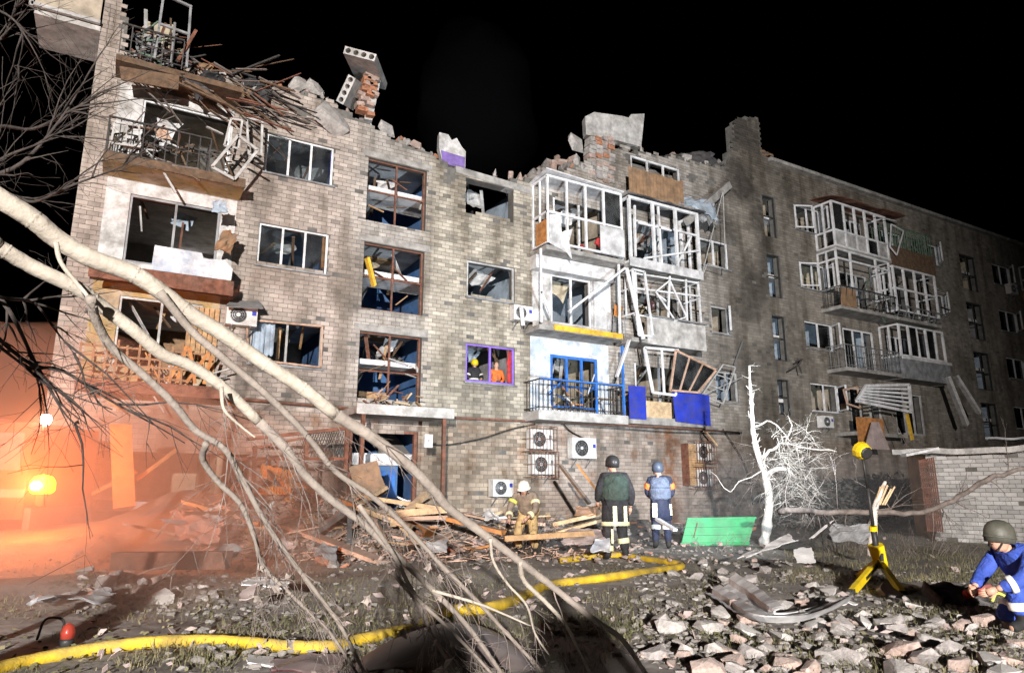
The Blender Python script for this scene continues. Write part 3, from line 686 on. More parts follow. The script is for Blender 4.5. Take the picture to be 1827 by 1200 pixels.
glazing(s3, 31.7, 35.4, FL(3)+.9, 9.0, n=5, w=.09, tr=(), jit=.02, panes=((1, 0, 1), (3, 0, 1)))
parapet(s3, 31.68, 35.6, FL(3)-.2, FL(3)+.85, -1.0, 'sheet_grey', 'lr')
q = MB(); q.b2(31.6, 35.7, -1.1, -1.032, FL(3)+.72, FL(3)+.86); q.build('handrail', 'sheet_white', s3)
r2 = slab('balcony', 27.6, 31.4, 2)
q = MB(); q.b2(27.7, 29.6, -1.03, -1.003, FL(2)-.5, FL(2)+.6); q.build('parapet', 'wood_orange', r2)
for d_ in (RL, RR):
    for k in d_: window(d_[k], 3, 'pvc' if k % 2 else 'pvc_dirty', .09, .02, sill=False, panes=(0,))
# far balcony stack at the right edge
for k in (4, 5):
    f_ = slab('balcony', 46.6, 50.2, k); glazing(f_, 46.65, 50.1, FL(k)+.9, FL(k)+2.3, n=4, w=.09); parapet(f_, 46.62, 50.18, FL(k)-.1, FL(k)+.9, -1.0, 'wood_orange' if k == 5 else 'sheet_white')
# gas pipe across the facade, canopy over the entrance, rooftop chimneys
q = MB(); q.tube([(2.3, -.14, 3.66), (5.2, -.15, 3.58), (8.2, -.14, 3.46)], .045, 8); q.tube([(8.2, -.14, 3.46), (12.0, -.14, 3.5), (17, -1.2, 3.45), (21.4, -.3, 3.5)], .04, 8); q.build('gas_pipe', 'rust', BLD, True)
q = MB(); q.b2(5.6, 8.35, -1.5, -.01, 3.32, 3.52); cp = q.build('entrance_canopy', 'concrete', BLD)
q = MB(); q.b2(5.55, 8.4, -1.56, -1.502, 3.28, 3.56); q.build('canopy_edge', 'concrete_light', cp)
for x in (5.78, 8.16): q = MB(); q.b2(x-.05, x+.05, -1.45, -1.35, .0, 3.28); q.build('post', 'rust', cp)
for x in (36.2, 38.2):
    q = MB(); q.b2(x, x+1.3, 1.2, 2.2, 16.0, 16.95); ch = q.build('chimney', 'wallpaper', BLD); q = MB(); q.b2(x-.15, x+1.45, 1.05, 2.35, 16.97, 17.1); q.build('chimney_cap', 'concrete', ch)
# entrance: blue door leaf hanging open and its frame
q = MB(); q.b2(DOOR[0]+.02, DOOR[0]+.1, .02, .14, .1, 3.0); q.b2(DOOR[1]-.12, DOOR[1]-.02, .02, .14, .1, 3.0); q.b2(DOOR[0]+.1, DOOR[1]-.12, .02, .14, 2.92, 3.0); q.build('door_frame', 'rust', BLD)
q = MB(); q.b2(6.0, 7.8, .16, .22, 2.0, 2.3); q.build('door_transom', 'sheet_white', BLD)
q = MB(); q.b2(6.5, 7.45, .3, .36, .1, 2.0); dr = q.build('door', 'stair_blue', BLD)
for x in (6.55, 6.85, 7.15): q = MB(); q.b2(x, x+.22, .28, .299, .25, 1.85); q.build('door_panel', 'blue_paint', dr)
# ================================================================ ground
MOUND = [(2.0, -2.6, 1.1, 2.6, 1.9), (5.2, -3.2, .75, 2.4, 1.6), (8.2, -2.6, .45, 2.2, 1.3), (11.5, -1.8, .3, 2.6, 1.2), (-1.5, -4.6, .7, 1.7, 1.4), (-.2, -9.2, .28, 1.6, 1.3), (15, -1.6, .3, 3, 1.5), (4.6, -9.8, .18, 2.0, .8)]
def gz(x, y):
    h = .07*noise.noise(Vector((x*.35, y*.35, 0)))+.035*noise.noise(Vector((x*1.3, y*1.3, 4)))
    for mx, my, a, sx, sy in MOUND: h += a*math.exp(-((x-mx)/sx)**2-((y-my)/sy)**2)*(1+.35*noise.noise(Vector((x*1.1, y*1.1, 9))))
    return h
def axis(lo, hi, near0, near1, fine, far):
    o = []; x = lo
    while x < hi: o.append(x); x += fine if near0 <= x < near1 else far
    return o+[hi]
gx = axis(-400, 500, -6, 26, .2, 8); gy = axis(-300, 500, -17, 0.2, .2, 8)
q = MB(); q.v = [(x, y, gz(x, y)) for y in gy for x in gx]; w = len(gx)
q.f = [(j*w+i, j*w+i+1, (j+1)*w+i+1, (j+1)*w+i) for j in range(len(gy)-1) for i in range(w-1)]
mat('ground', (.15, .132, .115), .95, .0, .9, .9, 7, col2=(.31, .285, .262), thr=(.35, .6), dust=.2, dirt=.4)
g_ = q.build('ground', 'ground', None, True, (0, 0, 0)); g_['kind'] = 'structure'
def on_ground(px, py, dz=0.):
    v = ray(px, py); s = 3.; st = .5          # walk along the sight line until it meets the ground
    while s < 30:
        p = CAM+v*s
        if p.z < gz(p.x, p.y)+dz or p.y > -.3: break
        s += st
    lo, hi = s-st, s
    for _ in range(9):
        m = (lo+hi)/2; p = CAM+v*m
        if p.z < gz(p.x, p.y)+dz or p.y > -.3: hi = m
        else: lo = m
    p = CAM+v*hi; p.z = gz(p.x, p.y)+dz; return p
# ---------------------------------------------------------------- rubble shapes
import bmesh
def chunk_mesh(name, m, sx, sy, sz, n=13, seed=0):
    rs = random.Random(seed); b = bmesh.new()
    for i in range(n):
        v = Vector((rs.uniform(-1, 1), rs.uniform(-1, 1), rs.uniform(-1, 1)))
        k = (v.x**4+v.y**4+v.z**4)**.25; v = v/k*rs.uniform(.8, 1)
        b.verts.new((v.x*sx/2, v.y*sy/2, v.z*sz/2))
    bmesh.ops.convex_hull(b, input=b.verts)
    for v in [v for v in b.verts if not v.link_faces]: b.verts.remove(v)
    me = bpy.data.meshes.new(name); b.to_mesh(me); b.free(); me.materials.append(MT[m]); return me
CH = {}
for kind, m, d in (('concrete', 'stone_a', (1, .8, .42)), ('grey', 'stone_b', (1, .72, .5)), ('brickbat', 'stone_c', (1, .55, .45)), ('red', 'brick_red', (1, .5, .42)), ('white', 'concrete_light', (1, .75, .3)), ('tile', 'stone_a', (1, .8, .12))):
    CH[kind] = [chunk_mesh(kind+'_chunk', m, *d, n=16+i, seed=i*13+len(kind)) for i in range(7)]
NAMES = {'concrete': ('concrete_chunk', 'grey concrete'), 'grey': ('masonry_lump', 'dark grey masonry'), 'brickbat': ('brick_fragment', 'pinkish brick'), 'red': ('red_brick_fragment', 'red brick'), 'white': ('plaster_piece', 'whitish plaster'), 'tile': ('slab_shard', 'thin flat slab')}
def chunk(kind, p, size, name, label, cat, group, rot=None, sink=.12):
    o = bpy.data.objects.new(name, random.choice(CH[kind])); COL.objects.link(o)
    o.scale = (size*rnd(.8, 1.2),)*3; o.rotation_euler = rot or (rnd(-.5, .5), rnd(-.5, .5), rnd(0, 6.28))
    o.location = Vector(p)+Vector((0, 0, size*(.25-sink))); return tag(o, label, cat, group)
def field(poly, n, kinds, s0, s1, label, group, name='rubble_chunk', cat='rubble', pw=1.6, dz=0.):
    xs = [p[0] for p in poly]; ys = [p[1] for p in poly]; k = 0
    while k < n:
        x, y = rnd(min(xs), max(xs)), min(ys)+(max(ys)-min(ys))*rnd(0, 1)**.8
        ins = False
        for (x0, y0), (x1, y1) in zip(poly, poly[1:]+poly[:1]):
            if (y0 > y) != (y1 > y) and x < (x1-x0)*(y-y0)/(y1-y0)+x0: ins = not ins
        if not ins: continue
        k += 1; s = s0+(s1-s0)*rnd(0, 1)**pw
        kd = random.choice(kinds); big = 'big ' if s > s0+(s1-s0)*.55 else ('small ' if s < s0+(s1-s0)*.15 else '')
        chunk(kd, on_ground(x, y, dz), s, NAMES[kd][0], big+NAMES[kd][1]+' '+label, cat, group)
RB = 'rubble thrown across the yard'
field([(1240, 1040), (1500, 1030), (1700, 1090), (1827, 1110), (1840, 1215), (1130, 1215), (1150, 1100)], 150, ['concrete', 'concrete', 'grey', 'brickbat', 'white', 'brickbat'], .10, .34, 'piece in the thick rubble before the yellow tripod lamp', RB)
field([(1130, 1000), (1300, 985), (1500, 1020), (1300, 1060), (1140, 1110)], 40, ['concrete', 'white', 'grey', 'tile'], .1, .28, 'piece in the grass beside the folded yellow hose', RB)
field([(150, 990), (330, 1000), (450, 960), (470, 1040), (330, 1085), (140, 1075)], 45, ['grey', 'concrete', 'white', 'brickbat'], .12, .34, 'piece heaped near the brown steel beam', RB)
field([(420, 900), (800, 880), (960, 930), (900, 1010), (600, 1020), (450, 980)], 55, ['brickbat', 'grey', 'red', 'concrete'], .14, .42, 'piece lying in the debris heap by the entrance', RB)
field([(960, 930), (1080, 940), (1220, 960), (1330, 950), (1240, 990), (980, 985)], 10, ['concrete', 'white', 'red', 'brickbat'], .1, .3, 'piece on the ground near the standing rescuers', RB)
field([(830, 905), (1340, 900), (1360, 950), (1200, 960), (860, 945)], 55, ['concrete', 'white', 'brickbat', 'grey', 'red'], .14, .45, 'piece along the wall foot behind the rescuers', RB)
# fine rubble between them
q = MB()
tmpl = []
for i in range(9):
    me = CH[('concrete', 'grey', 'tile')[i % 3]][i % 7]; tmpl.append(([v.co.copy() for v in me.vertices], [tuple(p.vertices) for p in me.polygons]))
for i in range(5200):
    a = rnd(0, 1)
    if a < .42: p = on_ground(rnd(1130, 1840), rnd(1020, 1205))
    elif a < .50: p = on_ground(rnd(130, 480), rnd(985, 1100))
    elif a < .78: p = on_ground(rnd(330, 1400), rnd(905, 1010))
    else: p = on_ground(rnd(300, 1500), rnd(950, 1205))
    s = rnd(.02, .095)*(1 if a < .62 else 1.3); vs, fs = random.choice(tmpl)
    m = Matrix.Rotation(rnd(0, 6.28), 3, 'Z') @ Matrix.Rotation(rnd(-.6, .6), 3, 'X')
    q.add([m @ v*s+p+Vector((0, 0, s*.15)) for v in vs], fs)
mat('chips', (.20, .185, .17), .95, .4, 5, .4, 20, dust=.3)
tag(q.build('rubble_chips', 'chips', None), 'fine grey rubble chips strewn over the yard', 'rubble', None, 'stuff')
# grass
q = MB()
for i in range(45000):
    a = rnd(0, 1)
    x, y = (rnd(-20, 1130), 1000+205*rnd(0, 1)**.8) if a < .42 else ((rnd(1050, 1840), rnd(960, 1205)) if a < .74 else (rnd(1400, 1840), rnd(930, 1040)))
    p = on_ground(x, y); nz_ = noise.noise(Vector((p.x*.9, p.y*.9, 5)))
    if nz_+rnd(-.25, .25) < -.12+(.35 if x < 350 else 0) + (.12 if y > 1040 and x > 1130 else 0): continue
    h = rnd(.02, .085)*(1.6 if a > .74 else 1); d = Vector((rnd(-1, 1), rnd(-1, 1), 0)); d.normalize(); w = Vector((-d.y, d.x, 0))*.0026
    t = p+d*h*rnd(.3, 1.9)+Vector((0, 0, h)); mid = (p+t)/2+Vector((0, 0, h*.15))
    q.add([p-w, p+w, mid+w*.7, mid-w*.7, t], [(0, 1, 2, 3), (3, 2, 4)])
for i in range(2600):                       # leaf litter among the blades
    p = on_ground(rnd(-20, 1840), rnd(985, 1205)); d = Vector((rnd(-1, 1), rnd(-1, 1), rnd(-.3, .3))).normalized()*rnd(.015, .04); b = Vector((-d.y, d.x, rnd(-.02, .02)))*.7
    p = p+Vector((0, 0, .012)); q.add([p-d, p+b, p+d, p-b], [(0, 1, 2, 3)])
tag(q.build('grass', 'grass', None), 'short dry yellow-green grass growing over the yard', 'grass', None, 'stuff')
# ---------------------------------------------------------------- branches
def spline(pts, n=6):
    o = []; P = [Vector(p) for p in pts]; P = [P[0]*2-P[1]]+P+[P[-1]*2-P[-2]]
    for i in range(1, len(P)-2):
        for j in range(n):
            t = j/n; a, b, c, d = P[i-1:i+3]
            o.append(.5*((2*b)+(-a+c)*t+(2*a-5*b+4*c-d)*t*t+(-a+3*b-3*c+d)*t**3))
    return o+[P[-2]]
def twig(mb, p, d, ln, r, lev, sag=.25, kink=.35, n=5, tips=None, kids=(2, 3)):
    d = Vector(d).normalized(); pts = [Vector(p)]; rs = [r]; st = ln/n
    for i in range(n):
        d = (d+Vector((rnd(-1, 1), rnd(-1, 1), rnd(-1, 1)))*kink*.5+Vector((0, 0, -sag*.2))).normalized()
        pts.append(pts[-1]+d*st); rs.append(max(.0012, r*(1-.8*(i+1)/n)))
    mb.tube(pts, rs, 5 if r > .006 else 4)
    if tips is not None: tips.append((pts[-1], d))
    if lev > 0:
        for _ in range(random.randint(*kids)):
            i = random.randint(1, n-1); s = (d+Vector((rnd(-1, 1), rnd(-1, 1), rnd(-1, 1)))*.9).normalized()
            twig(mb, pts[i], s, ln*rnd(.4, .7), rs[i]*.6, lev-1, sag, kink, max(3, n-1), tips, kids)
def leafy(mb, p, s):
    pts = [(0, 0), (.25, -.12), (.5, -.42), (.62, -.2), (.9, -.3), (.82, -.05), (1.1, .05), (.8, .12), (.85, .38), (.55, .25), (.4, .45), (.2, .15)]
    a = Vector((rnd(-1, 1), rnd(-1, 1), rnd(-1.4, -.2))).normalized(); b = a.orthogonal().normalized(); b = Matrix.Rotation(rnd(0, 6), 3, a) @ b; c = a.cross(b)
    mb.prism([p+(a*x+b*y+c*(x*x+y*y)*.25*math.sin(x*9))*s for x, y in pts], c*.0015)
# the torn-down tree in the foreground: limbs come over from a leaning trunk on the left
JOIN = R(-420, 150, 2.6); foot = Vector((JOIN.x-.9, JOIN.y-.5, 0)); foot.z = gz(foot.x, foot.y)-.1
FT = thing('fallen_tree', 'pale-barked torn tree sprawling across the foreground with long bare limbs', 'tree', foot)
q = MB(); q.tube(spline([foot, foot*.5+JOIN*.5+Vector((-.15, .1, 0)), JOIN, JOIN+Vector((.1, .3, .5))], 5), [.16-.004*i for i in range(16)], 12); q.build('trunk', 'bark_pale', FT, True)
def limb(px, w0, w1, d0, d1, start=None, tw=10, m='bark_pale', tl=.5, lev=2, pw=1.):
    n = len(px); pts = [] if start is None else [start]
    for i, (x, y) in enumerate(px): pts.append(R(x, y, d0+(d1-d0)*(i/(n-1))**pw))
    sp = spline(pts, 5); k = len(sp)
    rad = [max(.002, (w0+(w1-w0)*i/(k-1))/2*(d0+(d1-d0)*(i/(k-1)))/FPX)*(1+.07*noise.noise(Vector((i*.9, w0, 0)))) for i in range(k)]
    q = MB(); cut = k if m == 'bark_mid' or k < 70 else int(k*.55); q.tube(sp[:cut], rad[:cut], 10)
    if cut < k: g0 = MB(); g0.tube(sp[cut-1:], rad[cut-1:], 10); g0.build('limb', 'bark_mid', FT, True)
    for i in range(3, min(cut, k)-2, 4):            # bark knuckles
        if rnd(0, 1) < .5: c = sp[i]; t = (sp[i+1]-sp[i-1]).normalized(); q.tube([c-t*rad[i]*.35, c, c+t*rad[i]*.35], [rad[i]*.9, rad[i]*1.1, rad[i]*.9], 9)
    q.build('limb', m, FT, True)
    tips = []; g = MB()
    for _ in range(tw):
        i = random.randint(int(k*.45), k-2); t = (sp[i+1]-sp[i]).normalized()
        s = (t+RT*rnd(-.5, .35)+UP*rnd(-.9, .25)+FW*rnd(-.25, .35)).normalized()
        twig(g, sp[i], s, tl*rnd(.5, 1.2), min(.0055, max(.003, rad[i]*.3)), lev, .3, .4, 5, tips)
    if g.v: g.build('twigs', 'bark_grey', FT, True)['kind'] = 'stuff'
    return sp, tips
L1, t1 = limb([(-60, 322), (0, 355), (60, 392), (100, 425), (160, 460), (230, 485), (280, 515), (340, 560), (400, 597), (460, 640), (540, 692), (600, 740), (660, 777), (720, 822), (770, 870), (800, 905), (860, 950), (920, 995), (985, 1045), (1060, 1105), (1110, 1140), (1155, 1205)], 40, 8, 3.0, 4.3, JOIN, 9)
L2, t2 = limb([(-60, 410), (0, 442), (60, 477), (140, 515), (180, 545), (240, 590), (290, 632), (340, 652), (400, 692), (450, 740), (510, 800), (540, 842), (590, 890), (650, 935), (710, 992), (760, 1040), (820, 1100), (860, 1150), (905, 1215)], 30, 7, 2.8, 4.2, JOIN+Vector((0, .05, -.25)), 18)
L3, t3 = limb([(162, 530), (172, 572), (200, 620), (260, 672), (310, 720), (350, 768), (400, 800), (430, 850), (470, 925), (510, 985), (560, 1050), (610, 1120), (655, 1210)], 17, 6, 2.95, 4.0, None, 20, 'bark_mid')
L4, t4 = limb([(285, 520), (340, 588), (400, 640), (460, 690), (520, 747), (560, 792), (600, 842), (660, 882), (720, 935), (790, 1010), (850, 1070), (905, 1130), (985, 1215)], 15, 6, 3.3, 4.3, None, 20, 'bark_mid')
L5, t5 = limb([(368, 790), (362, 820), (390, 860), (430, 900), (455, 960), (470, 1010), (530, 1070), (590, 1130), (640, 1205)], 12, 5, 3.35, 4.0, None, 12, 'bark_mid')
L6, t6 = limb([(395, 690), (400, 730), (430, 760), (455, 780)], 8, 3, 3.3, 3.2, None, 1, tl=.2, lev=1)
L7, t7 = limb([(928, 1000), (935, 1035), (975, 1075), (1010, 1115), (1035, 1165), (1060, 1215)], 10, 4, 4.05, 4.3, None, 5, tl=.3)
L8, t8 = limb([(875, 960), (880, 1000), (905, 1040), (940, 1080), (955, 1130), (985, 1175)], 6, 3, 3.9, 4.1, None, 4, tl=.3)
L9, t9 = limb([(640, 900), (700, 985), (740, 1060), (790, 1110), (840, 1160), (890, 1215)], 9, 5, 3.7, 4.2, None, 14, 'bark_mid', .45)
L10, t10 = limb([(700, 1020), (745, 1075), (770, 1130), (800, 1180), (815, 1215)], 8, 5, 3.9, 4.2, None, 14, 'bark_mid', .45)
L11, t11 = limb([(770, 1052), (850, 1075), (900, 1095), (945, 1115)], 6, 3, 3.95, 4.1, None, 2, tl=.3)
L12, t12 = limb([(100, 432), (110, 470), (150, 520), (172, 548)], 9, 6, 2.95, 2.98, None, 2, tl=.3)
# dry leaves still clinging to the tips
tips = [t for l in (t1, t2, t3, t4, t5, t9, t10) for t in l]
k = 0
for p, d in random.sample(tips, min(40, len(tips))):
    v = p-CAM; dep = v.dot(FW); px = 913.5+FPX*v.dot(RT)/dep; py = 600-FPX*v.dot(UP)/dep
    if py > 900 and 300 < px < 1150 or rnd(0, 1) < .15:
        g = MB(); leafy(g, p, rnd(.04, .08)); g.build('leaf', 'leaf_dry', FT)
for px, py, dd, s in ((815, 1165, 3.7, .13), (770, 1195, 3.6, .1), (780, 1140, 3.9, .07), (442, 1060, 4.2, .11), (720, 1120, 4.0, .09), (745, 1095, 4.0, .07), (555, 1195, 4.0, .1), (838, 1030, 4.0, .06), (660, 1060, 4.1, .07), (510, 1140, 3.9, .08)):
    g = MB(); leafy(g, R(px, py, dd), s); g.build('leaf', 'leaf_dry', FT)
# bare dark trees at the left edge
def bare_tree(name, label, foot, crownpx, d0, m, group=None, r0=.12, fork=(-120, 420)):
    t = thing(name, label, 'tree', foot, group); J = R(fork[0], fork[1], d0)
    q = MB(); q.tube(spline([foot, foot*.4+J*.6+Vector((.1, 0, 0)), J], 5), [r0*(1-.04*i) for i in range(11)], 10); q.build('trunk', m, t, True)
    for pts, w in crownpx:
        sp = spline([J]+[R(x, y, d0+rnd(-.3, .3)) for x, y in pts], 5); k_ = len(sp)
        q = MB(); q.tube(sp, [max(.004, w*(1-.85*i/(k_-1))) for i in range(k_)], 6)
        for _ in range(7):
            i = random.randint(3, k_-2); d = (sp[i+1]-sp[i]).normalized()
            twig(q, sp[i], d+RT*rnd(-.3, .4)+UP*rnd(-.5, .5)+FW*rnd(-.3, .3), rnd(.4, 1.0), .009, 2, .1, .35, 5)
        q.build('branch', m, t, True)
    return t
foot = G(-700, 1300); foot = R(-260, 873, 6.2); foot.z = gz(foot.x, foot.y)-.05
bare_tree('bare_tree', 'thin dark leafless tree reaching in beside the pale corner pier', foot, [([(-40, 330), (40, 290), (110, 210), (165, 120)], .03), ([(-30, 240), (60, 230), (140, 190), (200, 160)], .025), ([(-40, 120), (10, 60), (40, -20)], .03), ([(-60, 20), (0, 20), (40, 60), (30, 130)], .02), ([(0, 350), (60, 360), (130, 330), (210, 300), (260, 270)], .022), ([(-20, 300), (60, 260), (120, 240)], .02)], 6.2, 'bark_dark')
foot = R(-240, 873, 4.6); foot.z = gz(foot.x, foot.y)-.05
bare_tree('bare_sapling', 'scrawny sapling with twigs drooping over the orange smoke', foot, [([(-20, 520), (20, 560), (60, 640), (110, 730), (150, 770)], .022), ([(0, 530), (60, 540), (100, 590), (140, 640)], .016), ([(40, 640), (110, 660), (190, 710), (280, 760), (330, 790)], .016), ([(-20, 600), (40, 650), (90, 690), (200, 730)], .014)], 4.6, 'bark_dark', None, .06, (-110, 500))
# the shattered white tree between the bench and the tripod
base = on_ground(1362, 972); dT = (base-CAM).dot(FW)
WT = thing('shattered_tree', 'bone-white shattered tree stump with a tangle of twigs beside the green bench', 'tree', base)
tr = [R(x, y, dT) for x, y in ((1362, 974), (1368, 935), (1372, 895), (1366, 850), (1352, 810), (1344, 770), (1341, 720), (1338, 680), (1337, 652))]
sp = spline(tr, 4); q = MB(); q.tube(sp, [max(.026, .13-.0035*i)*(1+.25*noise.noise(Vector((i*.8, 0, 0)))) for i in range(len(sp))], 10, True, .16)
for i in range(16): p = sp[random.randint(6, len(sp)-6)]; q.bar(p+RT*rnd(-.08, .08), p+RT*rnd(-.16, .16)+UP*rnd(.08, .35), rnd(.015, .04), .012)
q.build('trunk', 'bark_white', WT, True)
q = MB()
for pts, w in (([(1355, 820), (1380, 800), (1400, 790), (1440, 800), (1492, 803)], .05), ([(1362, 850), (1395, 835), (1425, 855)], .09), ([(1346, 762), (1375, 752), (1400, 775), (1420, 800)], .03), ([(1360, 840), (1320, 860), (1300, 875), (1270, 840)], .02), ([(1400, 790), (1412, 760), (1404, 742)], .03)):
    s_ = [p+Vector((rnd(-1, 1), rnd(-1, 1), rnd(-1, 1)))*.025 for p in spline([R(x, y, dT+rnd(-.15, .15)) for x, y in pts], 4)]; q.tube(s_, [w*.8*(1-.7*i/len(s_)) for i in range(len(s_))], 7, True, .2)
q.build('broken_limb', 'bark_white', WT, True)
q = MB()
for i in range(14): p = tr[-1]*(1-i/14)+tr[4]*(i/14); twig(q, p, RT*rnd(.2, 1)*random.choice((1, 1, -.6))+UP*rnd(-.2, .5), rnd(.12, .25), .008, 1, 0, .5, 3)
for i in range(150):
    c = R(rnd(1370, 1455), rnd(770, 905), dT+rnd(-.4, .4)); twig(q, c, RT*rnd(-1, 1)+UP*rnd(-1, .8)+FW*rnd(-1, 1), rnd(.3, .75), .009, 2, .3, .5, 5)
q.build('twigs', 'bark_white', WT, True)['kind'] = 'stuff'
q = MB()
for i in range(80): c = R(rnd(1330, 1480), rnd(790, 940), dT+rnd(-.5, .5)); twig(q, c, RT*rnd(-1, 1)+UP*rnd(-1, .6)+FW*rnd(-1, 1), rnd(.3, .7), .007, 2, .3, .5, 5)
q.build('fine_twigs', 'bark_grey', WT, True)['kind'] = 'stuff'
# trunk snapped over and lying towards the shed
foot = on_ground(1565, 1000); dF = 12.4
FTK = thing('snapped_trunk', 'splintered grey trunk snapped over above the weeds, lying toward the brick shed', 'tree', R(1560, 960, dF))
q = MB(); s_ = spline([R(1555, 990, dF), R(1558, 950, dF), R(1560, 912, dF), R(1570, 880, dF), R(1580, 858, dF)], 4); q.tube(s_, [.09-.004*i for i in range(len(s_))], 9); q.build('stump', 'bark_white', FTK, True)
q = MB()
for i in range(5): q.bar(R(1562+i*4, 900, dF), R(1572+i*6, 862+rnd(-6, 14), dF+rnd(-.05, .05)), .05, .025)
q.build('splinter', 'wood_pale', FTK)
q = MB(); s_ = spline([R(1390, 912, dF+1.1), R(1430, 908, dF+.7), R(1480, 914, dF+.2), R(1560, 914, dF), R(1640, 914, dF-.2), R(1700, 892, dF-.5), R(1760, 855, dF-.8), R(1830, 835, dF-1)], 5); s_ = [p+Vector((rnd(-1, 1), rnd(-1, 1), rnd(-1, 1)))*.02 for p in s_]; q.tube(s_, [(.06-.0007*i)*(1+.15*noise.noise(Vector((i*.7, 0, 0)))) for i in range(len(s_))], 9)
for i in range(26): j = random.randint(2, len(s_)-3); twig(q, s_[j], RT*rnd(-.5, 1)+UP*rnd(-1, .9)+FW*rnd(-.6, .6), rnd(.4, 1.1), .012, 2, .2, .4, 5)
q.build('fallen_bole', 'bark_grey', FTK, True)
# leafless scrub
def scrub(label, px, py, n, ln, m, group='leafless scrub along the yard', sp_=.5):
    p = on_ground(px, py); t = thing('bare_shrub', label, 'shrub', p, group); q = MB()
    for i in range(n):
        a = rnd(0, 6.28); s = Vector((p.x+math.cos(a)*rnd(0, sp_), p.y+math.sin(a)*rnd(0, sp_), 0)); s.z = gz(s.x, s.y)-.02
        twig(q, s, Vector((math.cos(a)*.5, math.sin(a)*.5, rnd(.7, 1.2))), ln*rnd(.6, 1.2), .008, 2, .15, .4, 5)
    q.build('stems', m, t, True)['kind'] = 'stuff'
scrub('grey leafless scrub at the foot of the painted brick shed', 1760, 965, 30, 1.1, 'bark_grey', None, .8)
scrub('low scrub tangled round the foot of the snapped trunk', 1500, 985, 24, .6, 'bark_grey', None, .7)
scrub('thin dry weeds in front of the crouching white-helmeted firefighter', 935, 985, 30, .7, 'bark_dark', None, .5)
scrub('dry weed stems growing before the green bench', 1280, 985, 8, .5, 'bark_grey', None, .6)
scrub('dusty scrub with yellow leaves behind the yellow tripod lamp', 1640, 990, 26, .5, 'bark_grey', None, .9)
# dark foliage added for the shade at the foot of the far wall
hx = F(1555, 860, -3.0); HG = thing('shade_foliage', 'dark foliage added in place of shade along the far wall foot', 'shade_foliage', (hx.x, -3, 0))
q = MB(); q.tube([(hx.x-3, -3, .0), (hx.x-3, -3, .9)], .05, 6); q.tube([(hx.x+2, -3, .0), (hx.x+2, -3, .9)], .05, 6); q.build('stems', 'bark_dark', HG)['kind'] = 'stuff'
mat('shade_leaf', (.018, .024, .012), .9, .5, 3)
q = MB()
for i in range(5200):
    a = Vector((rnd(-5, 6), rnd(-1, 1), rnd(0, 1))); top_ = 1.7+.6*noise.noise(Vector((a.x*.6, 0, 3)))
    p = Vector((hx.x+a.x, -3+a.y*.9*(1-a.z*.3), a.z*top_)); d = Vector((rnd(-1, 1), rnd(-1, 1), rnd(-.5, 1))).normalized(); b = d.orthogonal().normalized()
    q.add([p, p+d*.1+b*.05, p+d*.22, p+d*.1-b*.05], [(0, 1, 2, 3)])
q.build('foliage', 'shade_leaf', HG)['kind'] = 'stuff'
# ================================================================ people
def skinned(joints, edges, root, sub=2):
    me = bpy.data.meshes.new('tmp'); me.from_pydata([j[0] for j in joints], edges, [])
    o = bpy.data.objects.new('tmp', me); COL.objects.link(o)
    md = o.modifiers.new('s', 'SKIN'); md.use_smooth_shade = True
    for i, j in enumerate(joints):
        r = j[1]; sv = me.skin_vertices[0].data[i]; sv.radius = (r, r) if not hasattr(r, '__len__') else r; sv.use_root = i == root
    s = o.modifiers.new('u', 'SUBSURF'); s.levels = sub; s.render_levels = sub
    bpy.context.view_layer.update(); dg = bpy.context.evaluated_depsgraph_get()
    m2 = bpy.data.meshes.new_from_object(o.evaluated_get(dg)); vs = [v.co.copy() for v in m2.vertices]; fs = [tuple(p.vertices) for p in m2.polygons]
    bpy.data.objects.remove(o); bpy.data.meshes.remove(me); bpy.data.meshes.remove(m2); return vs, fs
STAND = dict(pel=(0, 0, .96), spi=(0, -.01, 1.15), che=(0, 0, 1.36), nec=(0, .01, 1.50), hea=(0, .03, 1.64),
    sl=(-.20, 0, 1.43), el=(-.27, -.03, 1.14), wl=(-.26, .07, .91), sr=(.20, 0, 1.43), er=(.27, -.03, 1.14), wr=(.26, .07, .91),
    hl=(-.10, 0, .92), kl=(-.12, .03, .50), al=(-.13, -.02, .09), tl=(-.15, .15, .05), hr=(.10, 0, .92), kr=(.12, .03, .50), ar=(.13, -.02, .09), tr=(.15, .15, .05))
